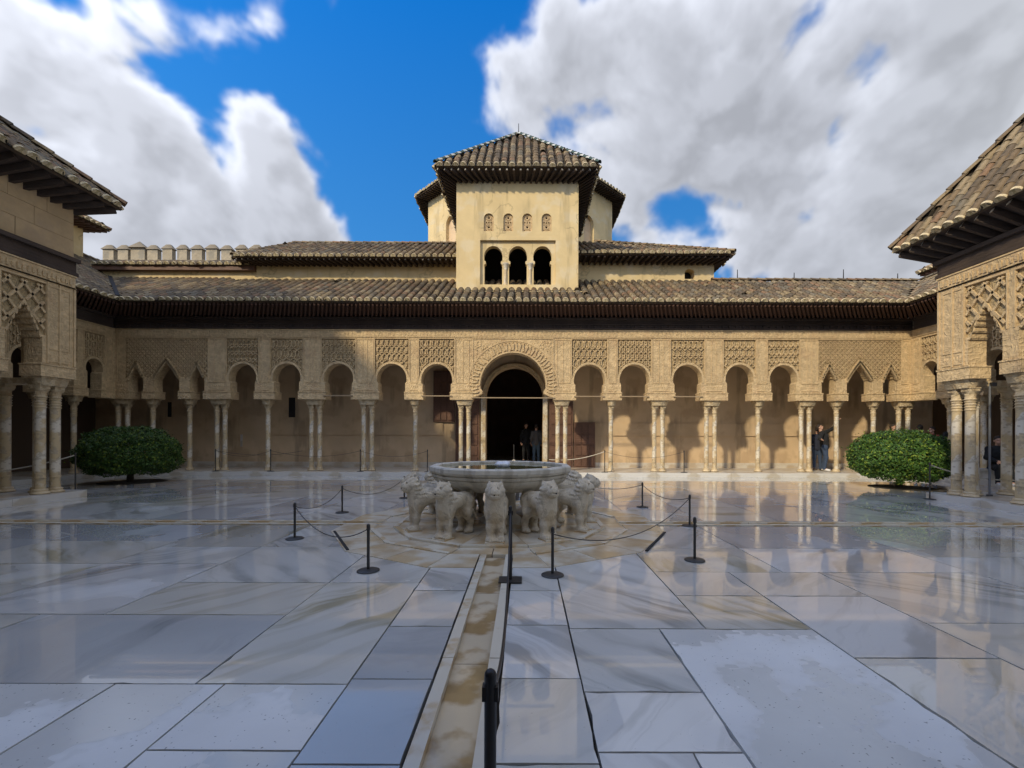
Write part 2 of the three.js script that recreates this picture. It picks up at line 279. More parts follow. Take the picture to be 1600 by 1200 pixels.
const NEAR = [
  [-1.054, -.556, -1, .9], [-1.054, -.556, .9, 2.06, 6], [-1.054, -.556, 2.06, 2.78, 7], [-1.054, -.556, 2.78, 3.54, 6], [-1.054, -.556, 3.54, 4.35, 0], [-1.054, -.556, 4.35, 5.6, 4],
  [-.142, .347, -1, .9], [-.142, .347, .9, 2.07, 2], [-.142, .347, 2.07, 2.79, 0], [-.142, .347, 2.79, 3.57, 5], [-.142, .347, 3.57, 4.35, 4], [-.142, .347, 4.35, 5.6, 1],
  [.347, 1.04, -1, 1.2], [.347, .80, 1.2, 2.146, 5], [.80, 1.04, 1.2, 2.146, 4], [.347, 1.04, 2.146, 2.65, 4], [.347, 1.04, 2.65, 3.51, 0], [.347, 1.406, 3.51, 5.9, 1],
  [1.04, 2.22, -1, 1.5], [1.04, 2.22, 1.5, 3.51, 20], [1.406, 2.22, 3.51, 4.23, 8], [1.406, 2.22, 4.23, 4.96, 0], [2.22, 3.2, -1, 1.3], [2.22, 3.2, 1.3, 3.06, 8], [2.22, 3.2, 3.06, 4.23, 5], [2.22, 3.2, 4.23, 4.96, 1],
  [1.406, 2.82, 4.96, 6, 2], [1.406, 2.82, 6, 7.42, 0], [2.82, 4.9, 4.96, 6, 5], [2.82, 4.9, 6, 7.42, 6], [3.2, 4.9, 1.4, 3.63, 3], [3.2, 4.9, 3.63, 4.96, 0], [4.9, 7, 2.4, 4.5, 9], [4.9, 7, 4.5, 5.6, 1], [4.9, 7, 5.6, 7.42, 2],
  [-1.787, -1.054, -1, .9], [-1.787, -1.054, .9, 2.15, 20], [-1.787, -1.054, 2.15, 2.72, 20], [-2.44, -1.787, .9, 2.72, 20], [-3.6, -2.44, .9, 2.72, 21],
  [-1.965, -1.054, 2.72, 4.57, 9], [-1.965, -1.054, 4.57, 6, 0], [-4, -1.965, 2.72, 3.76, 6], [-6, -4, 1.6, 3.76, 2], [-3.47, -1.965, 3.76, 4.57, 8], [-3.47, -1.965, 4.57, 6, 1], [-3.47, -2.6, 6, 7.42, 0], [-2.6, -1.3, 6, 7.42, 4],
  [-4.8, -3.47, 3.76, 5.22, 4], [-4.8, -3.47, 5.22, 6, 1], [-4.8, -3.47, 6, 7.42, 2], [-6.6, -4.8, 3.76, 5.22, 8], [-6.6, -4.8, 5.22, 6.3, 9], [-6.6, -4.8, 6.3, 7.42, 6],
  [-1.3, -.556, 5.9, 7.42], [-.142, 1.406, 5.9, 7.42],
];
for (const s of NEAR) slab(...s);
for (const [edges, rows] of [                        // outer strips beside the near paving, and the far half
  [[7, 8.3, 9.95], [3.2, 4.6, 5.4, 6.5, 7.42]], [[-10.6, -9.1, -7.9, -6.6], [3.2, 4.4, 5.5, 6.4, 7.42]],
]) for (let i = 0; i + 1 < edges.length; i++) for (let k = 0; k + 1 < rows.length; k++) slab(edges[i], edges[i + 1], rows[k] + (i % 2) * .3 * (k > 0), rows[k + 1] + (i % 2) * .3 * (k + 2 < rows.length));
{
  const E = [-14.4, -12.9, -11.6, -10.2, -9.1, -7.9, -6.5, -5.2, -4.0, -2.7, -1.5, -.56, -.14, .7, 1.9, 3.1, 4.4, 5.6, 6.9, 8.1, 9.3, 10.5, 11.8, 13.5];
  for (let i = 0; i + 1 < E.length; i++) {
    if (E[i] === -.56) continue;
    let d = 7.88;
    while (d < 15.9) { let n = d + rr(.9, 1.9); if (n > 15.3) n = 16; slab(E[i], E[i + 1], d, n); d = n; }
  }
}
// channels: sunken bed stones between low kerb stones
const chan = structure('water_channel', box(FX - .01, FX + .01, -.066, -.06, -1, -2), M.bed);
function channelRun(ax, from, to, at, w) {           // ax 'd': runs away from the viewpoint at x = at; ax 'x': runs across at d = at
  let p = from; const k = .075;
  while (p < to - .01) {
    const n = Math.min(to, p + rr(.9, 1.5)), g = .004;
    const put = (a0, a1, y0, y1, m, nm) => part(nm, ax === 'd' ? box(a0, a1, y0, y1, -(p + g), -(n - g)) : box(p + g, n - g, y0, y1, -a0, -a1), m, chan);
    const t = rr(-.001, .002), e = rr(-.004, .004);
    put(at - w / 2, at + w / 2, -.06, -.034 + t, M.channel, 'bed_stone');
    put(at - w / 2 - k - e * .4, at - w / 2 - .001, -.06, .009 + t, M.kerb[0], 'kerb_stone');
    put(at + w / 2 + .001, at + w / 2 + k + e * .4, -.06, .009 - t, M.kerb[1], 'kerb_stone');
    p = n;
  }
}
channelRun('d', .6, 5.63, -.35, .235);
channelRun('x', -14.2, -2.36, FD, .16);
channelRun('x', 1.56, 13.4, FD, .16);
channelRun('d', 9.7, 15.9, FX, .2);
// the fountain's twelve-sided rings of stained paving
const ringFloor = structure('fountain_paving', prism(Array.from({ length: 12 }, (_, i) => { const a = (15 + i * 30) * Math.PI / 180; return [FX + Math.sin(a) * 1.6, FD + Math.cos(a) * 1.6]; }), -.04, -.012), M.bed);
const dode = (r, i) => { const a = (15 + i * 30) * Math.PI / 180; return [FX + Math.sin(a) * r, FD - Math.cos(a) * r]; };   // i = -1,0: the side towards the viewpoint
function ringStone(pts, top, m, th = .02, name = 'ring_slab') {
  const cx = pts.reduce((s, p) => s + p[0], 0) / pts.length, cy = pts.reduce((s, p) => s + p[1], 0) / pts.length;
  const q = pts.map(([x, y]) => { const L = Math.hypot(x - cx, y - cy); return [x + (cx - x) / L * .007, y + (cy - y) / L * .007]; });
  let area = 0; q.forEach((p, i) => { const n = q[(i + 1) % q.length]; area += p[0] * n[1] - p[1] * n[0]; }); if (area < 0) q.reverse();
  const g = prism(q, top - th, top), uv = g.attributes.uv, o = rr(0, 5); for (let i = 0; i < uv.count; i++) uv.setXY(i, uv.getX(i) + o, uv.getY(i) + o * .7);
  part(name, g, m, ringFloor);
}
for (let i = 0; i < 12; i++) {
  const a = dode(2.07, i - 1), b = dode(2.07, i), c = dode(2.66, i), e = dode(2.66, i - 1), A = dode(1.74, i - 1), B = dode(1.74, i), mid = (p, q) => [(p[0] + q[0]) / 2, (p[1] + q[1]) / 2];
  if (i === 0) { ringStone([a, [-.556, a[1]], [-.556, e[1]], e], .007, M.stain[0]); ringStone([[-.142, b[1]], b, c, [-.142, c[1]]], .007, M.stain[1]); }
  else if (i === 3 || i === 9) {
    const s = .165, xo = i === 3 ? 1 : -1, xi = FX + xo * 2.0, xe = FX + xo * 2.57;
    ringStone([[xi, FD - s], a[1] < b[1] ? a : b, a[1] < b[1] ? e : c, [xe, FD - s]], .007, M.stain[2]); ringStone([[xi, FD + s], a[1] < b[1] ? b : a, a[1] < b[1] ? c : e, [xe, FD + s]], .007, M.stain[0]);
  } else { ringStone([a, mid(a, b), mid(e, c), e], .007 + rr(-.001, .001), M.stain[i % 3]); ringStone([mid(a, b), b, c, mid(e, c)], .007 + rr(-.001, .001), M.stain[(i + 1) % 3]); }
  ringStone([A, mid(A, B), mid(a, b), a], .002, M.stain[(i + 2) % 3], .06); ringStone([mid(A, B), B, b, mid(a, b)], .002, M.stain[i % 3], .06);   // wet gutter ring
  const r0 = (r) => dode(r, i - 1), r1 = (r) => dode(r, i);
  if (i % 3) ringStone([r0(2.03), r1(2.03), r1(2.10), r0(2.10)], .022, M.kerb[i % 2], .03, 'kerb_stone');
  ringStone([r0(1.66), r1(1.66), r1(1.74), r0(1.74)], .034, M.kerb[(i + 1) % 2], .04, 'kerb_stone');
  ringStone([[FX, FD], r0(1.66), r1(1.66)], .03, M.stain[(i + 1) % 3], .035);
}
// black slots of the drain at two corners of the ring
part('drain_slot', bar(V(-2.26, .010, -5.82), V(-2.90, .010, -6.94), .035, .012), M.dark, ringFloor);
part('drain_slot', bar(V(1.56, .010, -5.82), V(2.14, .010, -6.94), .035, .012), M.dark, ringFloor);
// raised gallery floor round the court, edged with long step stones
const PF = .14;
const gfloor = structure('gallery_floor', [box(-19, 18.4, -.04, PF, -16.32, -19.4), box(-19, X0 - 14.22, -.04, PF, 1, -16.32), box(X0 + 14.22, 18.4, -.04, PF, 1, -16.32), box(X0 - 14.22, X0 - 10.32, -.04, PF, -4.5, -10.8), box(X0 + 10.32, X0 + 14.22, -.04, PF, -4.5, -10.8)], M.galfloor);
function stepRun(x0, d0, x1, d1, w) {                // edge stones along a line, w: the width to the far/outer side
  const L = Math.hypot(x1 - x0, d1 - d0), ux = (x1 - x0) / L, ud = (d1 - d0) / L; let p = 0;
  while (p < L - .01) {
    let n = Math.min(L, p + rr(1.1, 1.9)); if (L - n < .5) n = L; const g = .004, a = [x0 + ux * (p + g), d0 + ud * (p + g)], b = [x0 + ux * (n - g), d0 + ud * (n - g)], nx = -ud * w, nd = ux * w;
    const q = [a, b, [b[0] + nx, b[1] + nd], [a[0] + nx, a[1] + nd]]; if (w < 0) q.reverse();
    part('step_stone', prism(q, -.04, PF + .004 + rr(-.002, .002)), M.step, gfloor); p = n;
  }
}
stepRun(X0 - 14.22, 16.0, X0 + 14.22, 16.0, .33);
stepRun(X0 - 14.0, 10.8, X0 - 14.0, 16.0, .23); stepRun(X0 + 14.0, 16.0, X0 + 14.0, 10.8, .23);
stepRun(X0 - 9.95, 4.5, X0 - 9.95, 10.8, .37); stepRun(X0 - 9.95, 10.8, X0 - 14.0, 10.8, -.3 * -1);
stepRun(X0 + 9.95, 10.8, X0 + 9.95, 4.5, .37); stepRun(X0 + 14.0, 10.8, X0 + 9.95, 10.8, .3);
// ---------------------------------------------------------------- roofs of barrel tiles
function arcTile(r0, r1, len, seg, th, flip) {       // half-pipe along z; the lower end is at +z
  const P = [], I = [], ring = (r, z, y) => { const s = P.length / 3; for (let i = 0; i <= seg; i++) { const a = Math.PI * i / seg; P.push(-Math.cos(a) * r, (flip ? -1 : 1) * Math.sin(a) * r * .88 + y, z); } return s; };
  const a = ring(r0, -len / 2, 0), b = ring(r1, len / 2, .018), c = ring(r1 - th, len / 2, .018), d = ring(r1 - th, len * .2, .012);
  for (const [p, q] of [[a, b], [b, c], [c, d]]) for (let i = 0; i < seg; i++) I.push(p + i, q + i, q + i + 1, p + i, q + i + 1, p + i + 1);
  const g = new THREE.BufferGeometry(); g.setAttribute('position', new THREE.Float32BufferAttribute(P, 3)); g.setIndex(I);
  const n = plain(g); n.computeVertexNormals();
  const uv = new Float32Array(n.attributes.position.count * 2); for (let i = 0; i < uv.length / 2; i++) { uv[2 * i] = n.attributes.position.getX(i); uv[2 * i + 1] = n.attributes.position.getZ(i); }
  n.setAttribute('uv', new THREE.BufferAttribute(uv, 2)); return n;
}
const CLAY = [[.215, .148, .078], [.18, .125, .07], [.125, .092, .055], [.275, .20, .105], [.235, .14, .075], [.185, .15, .10], [.145, .105, .065], [.30, .225, .13], [.20, .138, .074]];
const clayColor = (dark = 1) => { const c = pick(CLAY), k = rr(.85, 1.15) * dark; return new THREE.Color().setRGB(c[0] * k, c[1] * k, c[2] * k); };
const tileShapes = {};
function plugShape(r) { const s = new THREE.Shape(); s.moveTo(-r * .9, -.028); s.lineTo(r * .9, -.028); s.lineTo(r * 1.02, 0); for (let i = 1; i <= 8; i++) { const a = Math.PI * i / 8; s.lineTo(Math.cos(a) * r * 1.02, Math.sin(a) * r * .9); } return new THREE.ExtrudeGeometry(s, { depth: .05, bevelEnabled: false }).translate(0, 0, -.05); }
function tileSet(p, len) {                            // shared geometries for one tile size: cover, pan, and eave tiles plugged with pale mortar
  const key = p + '/' + len; if (tileShapes[key]) return tileShapes[key];
  const r = p * .38, cover = arcTile(r * .86, r, len, 6, .014, false), pan = arcTile(r * 1.02, r * .9, len, 4, .012, true);
  const variants = CLAY.map((c) => {
    const g = arcTile(r * .88, r * 1.02, len, 6, .014, false), plug = plugShape(r).translate(0, .018, len / 2 + .004);
    const paint = (h, col) => { const a = new Float32Array(h.attributes.position.count * 3); for (let i = 0; i < a.length; i += 3) { a[i] = col[0]; a[i + 1] = col[1]; a[i + 2] = col[2]; } h.setAttribute('color', new THREE.BufferAttribute(a, 3)); return h; };
    const q = plain(plug); return mergeGeometries([paint(g, c), paint(q, [.66, .54, .33])], false);
  });
  const simple = CLAY.map((c) => { const g = arcTile(r * .88, r * 1.02, len, 6, .014, false), a = new Float32Array(g.attributes.position.count * 3); for (let i = 0; i < a.length; i += 3) { a[i] = c[0]; a[i + 1] = c[1]; a[i + 2] = c[2]; } g.setAttribute('color', new THREE.BufferAttribute(a, 3)); return g; });
  return tileShapes[key] = { cover, pan, variants, simple };
}
function inPoly(x, y, P) { let c = false; for (let i = 0, j = P.length - 1; i < P.length; j = i++) if ((P[i][1] > y) !== (P[j][1] > y) && x < (P[j][0] - P[i][0]) * (y - P[i][1]) / (P[j][1] - P[i][1]) + P[i][0]) c = !c; return c; }
// One roof slope. pts: its outline in space, pts[0]->pts[1] is the eave. Single tiles: 'eave' or a number of courses from the eave; the rest is one mass.
function roofSlope(parent, pts, { p = .27, exp = .34, single = 1, dark = 1, th = .06, cap = 300 } = {}) {
  const A = pts[0], u = pts[1].clone().sub(A).normalize(), other = pts[2].clone().sub(A), v = other.clone().addScaledVector(u, -other.dot(u)).normalize();
  let n = u.clone().cross(v); if (n.y < 0) { n.negate(); }
  const P = pts.map((q) => { const w = q.clone().sub(A); return [w.dot(u), w.dot(v)]; });
  const basis = new THREE.Matrix4().makeBasis(u, v, u.clone().cross(v)).setPosition(A);
  const sgn = u.clone().cross(v).y > 0 ? 1 : -1;
  const sheet = new THREE.ExtrudeGeometry(new THREE.Shape(P.map(([x, y]) => new THREE.Vector2(x, y))), { depth: th, bevelEnabled: false }).translate(0, 0, sgn > 0 ? -th - .05 : .05).applyMatrix4(basis);
  const roof = part('roof', boxUV(sheet), M.deck, parent);
  const S = tileSet(p, exp * 1.2), X = sgn > 0 ? u : u.clone().negate(), o = origin.get(roof);
  const umin = Math.min(...P.map((q) => q[0])), umax = Math.max(...P.map((q) => q[0])), vmax = Math.max(...P.map((q) => q[1]));
  const cover = [], pans = []; let count = 0;
  for (let j = 0; j * exp < vmax; j++) for (let i = 0; umin + (i + .5) * p < umax + p; i++) {
    for (const isPan of [false, true]) {
      if (!isPan && R() < .004) continue;
      const uc = umin + (i + (isPan ? 1 : .5)) * p, vc = (j + .42) * exp;
      if (!inPoly(uc, clamp(vc, .01, vmax), P)) continue;
      const y = n.clone().multiplyScalar(isPan ? .035 : -.012), jit = rr(-.012, .012);
      const pos = A.clone().addScaledVector(u, uc + jit).addScaledVector(v, vc + rr(-.025, .025) - (R() < .03 ? .06 : 0)).add(y).sub(o);
      const tilt = new THREE.Matrix4().makeRotationX(.03 + rr(-.02, .03)).multiply(new THREE.Matrix4().makeRotationY(rr(-.05, .05)));
      const m = new THREE.Matrix4().makeBasis(X, n, v.clone().negate()).setPosition(pos).multiply(tilt);
      if (isPan) pans.push(m);
      else if (j < single && count < cap) {
        count++; const t = shade(new THREE.Mesh(pick(j === 0 ? S.variants : S.simple), M.clayV)); t.name = 'roof_tile'; t.matrix.copy(m); t.matrix.decompose(t.position, t.quaternion, t.scale); roof.add(t);
      } else cover.push(m);
    }
  }
  for (const [list, g, k] of [[cover, S.cover, .92], [pans, S.pan, .38]]) if (list.length) {  // pans tinted far darker to paint the shade between cover rows
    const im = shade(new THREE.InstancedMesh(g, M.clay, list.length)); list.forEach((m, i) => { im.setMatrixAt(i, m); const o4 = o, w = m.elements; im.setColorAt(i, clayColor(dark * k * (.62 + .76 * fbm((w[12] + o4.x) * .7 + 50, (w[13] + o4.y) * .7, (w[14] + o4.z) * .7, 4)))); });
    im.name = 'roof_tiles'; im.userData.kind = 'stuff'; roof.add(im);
  }
  return roof;
}
function ridgeRun(parent, a, b, { r = .11, step = .36, pale = 0 } = {}) {   // a row of cover tiles along a ridge or hip
  const d = b.clone().sub(a), L = d.length(); d.normalize(); const side = d.clone().cross(V(0, 1, 0)).normalize(), up = side.clone().cross(d).normalize(), o = origin.get(parent);
  const g = arcTile(r * .88, r, step * 1.15, 6, .015, false), n = Math.max(1, Math.round(L / step)), im = shade(new THREE.InstancedMesh(g, M.clay, n));
  for (let i = 0; i < n; i++) {
    const pos = a.clone().addScaledVector(d, (i + .5) * L / n).sub(o); im.setMatrixAt(i, new THREE.Matrix4().makeBasis(side, up, d.clone().negate()).setPosition(pos));
    im.setColorAt(i, pale && i % 2 ? new THREE.Color().setRGB(.55, .55, .5) : pale ? new THREE.Color().setRGB(.06, .1, .09) : clayColor(.95));
  }
  im.name = 'ridge_tiles'; im.userData.kind = 'stuff'; parent.add(im); return im;
}
// rafters from the wall line (a-b, at the wall) out to the eave line (c-d)
function rafters(parent, a, b, c, d, { step = .2, w = .075, h = .11, ends = false, board = true, mat = M.wood } = {}) {
  const L = a.distanceTo(b), n = Math.round(L / step), list = [], tips = [];
  for (let i = 0; i <= n; i++) { const t = i / n, p = a.clone().lerp(b, t), q = c.clone().lerp(d, t); list.push(bar(p, q, w, h)); if (ends) { const e = q.clone().sub(p).normalize(); tips.push(bar(q.clone().addScaledVector(e, .002), q.clone().addScaledVector(e, .012), w * .75, h * .6)); } }
  part('rafters', boxUV(merge(list)), mat, parent, 'stuff');
  if (ends) part('rafter_ends', boxUV(merge(tips)), M.rafterEnd, parent, 'stuff');
  if (board) {
    const up = V(0, h * .55, 0), P = [a, b, d, c].map((q) => q.clone().add(up)), g = new THREE.BufferGeometry();
    const lo = P, hi = P.map((q) => q.clone().add(V(0, .035, 0))), f = [], quad = (k, l, m, q) => f.push(k, l, m, k, m, q);
    quad(lo[0], lo[1], lo[2], lo[3]); quad(hi[0], hi[1], hi[2], hi[3]); for (let i = 0; i < 4; i++) quad(lo[i], lo[(i + 1) % 4], hi[(i + 1) % 4], hi[i]);
    g.setAttribute('position', new THREE.Float32BufferAttribute(f.flatMap((q) => [q.x, q.y, q.z]), 3)); g.computeVertexNormals();
    part('soffit_board', boxUV(g), mat, parent);
  }
}

// ---------------------------------------------------------------- columns and carved arcades
const lathe = (pts, seg = 16) => new THREE.LatheGeometry(pts.map(([r, y]) => new THREE.Vector2(r, y)), seg);
const colCache = {};
function columnShapes(top, r) {
  const key = top + '/' + r; if (colCache[key]) return colCache[key];
  const k = r / .08, y = top - PF, ring = (yy) => [[r * .98, yy], [r * 1.13, yy + .006], [r * 1.13, yy + .022], [r * .98, yy + .028]];
  const shaft = lathe([[r * 1.02, .11], [r, .2], ...ring(.34), [r * .97, y * .5], [r * .95, y - .56], ...ring(y - .50), ...ring(y - .44), ...ring(y - .38), ...ring(y - .32), [r * .97, y - .27]]);
  const base = merge([lathe([[0, 0], [r * 1.75, 0], [r * 1.75, .03], [r * 1.5, .045], [r * 1.3, .07], [r * 1.45, .085], [r * 1.3, .11], [r * 1.0, .115]]), ]);
  const w = r * 1.16;
  const cap = merge([lathe([[r * .96, y - .275], [r * 1.22, y - .265], [r * 1.22, y - .245], [r * 1.02, y - .235], [r * 1.03, y - .17], [r * 1.18, y - .13]]),
    new THREE.CylinderGeometry(w * 1.414, r * 1.18 * 1.15, .06, 4).rotateY(Math.PI / 4).translate(0, y - .105, 0), new THREE.BoxGeometry(w * 2, .055, w * 2).translate(0, y - .0475, 0), new THREE.BoxGeometry(w * 2.25, .02, w * 2.25).translate(0, y - .01, 0)]);
  const uvw = (g) => { const uv = g.attributes.uv, ps = g.attributes.position; for (let i = 0; i < uv.count; i++) uv.setXY(i, uv.getX(i) * .5, ps.getY(i)); return g; };
  return colCache[key] = { shaft: uvw(plain(shaft)), base: uvw(base), cap: uvw(cap) };
}
function column(parent, x, d, top, r = .08) {         // a part with its base and capital as sub-parts
  const S = columnShapes(top, r), o = origin.get(parent), c = shade(new THREE.Mesh(S.shaft, M.column)); c.name = 'column';
  c.position.set(x - o.x, PF + .004 - o.y, -d - o.z); c.rotation.y = rr(0, 6.3); parent.add(c);
  const b = shade(new THREE.Mesh(S.base, M.columnBase)); b.name = 'base'; c.add(b);
  const k = shade(new THREE.Mesh(S.cap, M.capital)); k.name = 'capital'; k.rotation.y = -c.rotation.y; c.add(k);
  return c;
}
// Frame of a facade: (s along, y up, n outwards)
function facadeFrame(ox, od, sx, sd) { return new THREE.Matrix4().makeBasis(V(sx, 0, -sd), V(0, 1, 0), V(sx, 0, -sd).cross(V(0, 1, 0))).setPosition(ox, 0, -od); }
function archProfile(o, yb) {                         // from the left foot over the arch to the right foot
  const { a, b, kind, top } = o, c = (a + b) / 2, w = (b - a) / 2, P = [];
  if (kind === 'round' || kind === 'big') {
    const big = kind === 'big', i1 = .075, i2 = .05, sp = top - w * (big ? 1.0 : 1.04), step = sp - .16;
    if (big) P.push([a - .27, yb], [a - .27, yb + .10], [a - .10, yb + .13], [a - .02, yb + .18], [a + .07, yb + .22], [a + .09, yb + .30], [a + .06, yb + .36], [a + .02, yb + .40]); else
    P.push([a + i1, yb], [a + i1, yb + .2], [a + i1 + .02, yb + .25], [a + i2, yb + .3]);
    if (!big) P.push([a + i2, step], [a + i2 - .02, step + .03], [a, step + .05]);
    for (let k = 0; k <= 16; k++) { const t = Math.PI - Math.PI * k / 16; P.push([c + Math.cos(t) * w, sp + Math.sin(t) * (top - sp)]); }
    if (big) P.push([b - .02, yb + .40], [b - .06, yb + .36], [b - .09, yb + .30], [b - .07, yb + .22], [b + .02, yb + .18], [b + .10, yb + .13], [b + .27, yb + .10], [b + .27, yb]);
    else P.push([b, step + .05], [b - i2 + .02, step + .03], [b - i2, step], [b - i2, yb + .3], [b - i1 - .02, yb + .25], [b - i1, yb + .2], [b - i1, yb]);
  } else {
    const sp = o.spring ?? top - Math.max(.35, w * 1.15), n = o.steps ?? Math.max(3, Math.round(w / .075)), L = [];
    L.push([-w + .04, yb], [-w + .04, yb + .24], [-w, yb + .3], [-w, sp]);
    for (let k = 0; k < n; k++) { const x = -w + w * (k + 1) / n, f = (k + 1) / n, y1 = sp + (top - sp) * Math.pow(f, .82); L.push([-w + w * k / n + .004, y1 - .012], [-w + w * (k + .55) / n, y1 - .04], [Math.min(x, -.002), y1]); }
    P.push(...L.map(([x, y]) => [c + x, y]), ...L.slice().reverse().map(([x, y]) => [c - x, y]));
  }
  return P;
}
const scatter = (F, list) => boxUV(merge(list).applyMatrix4(F));
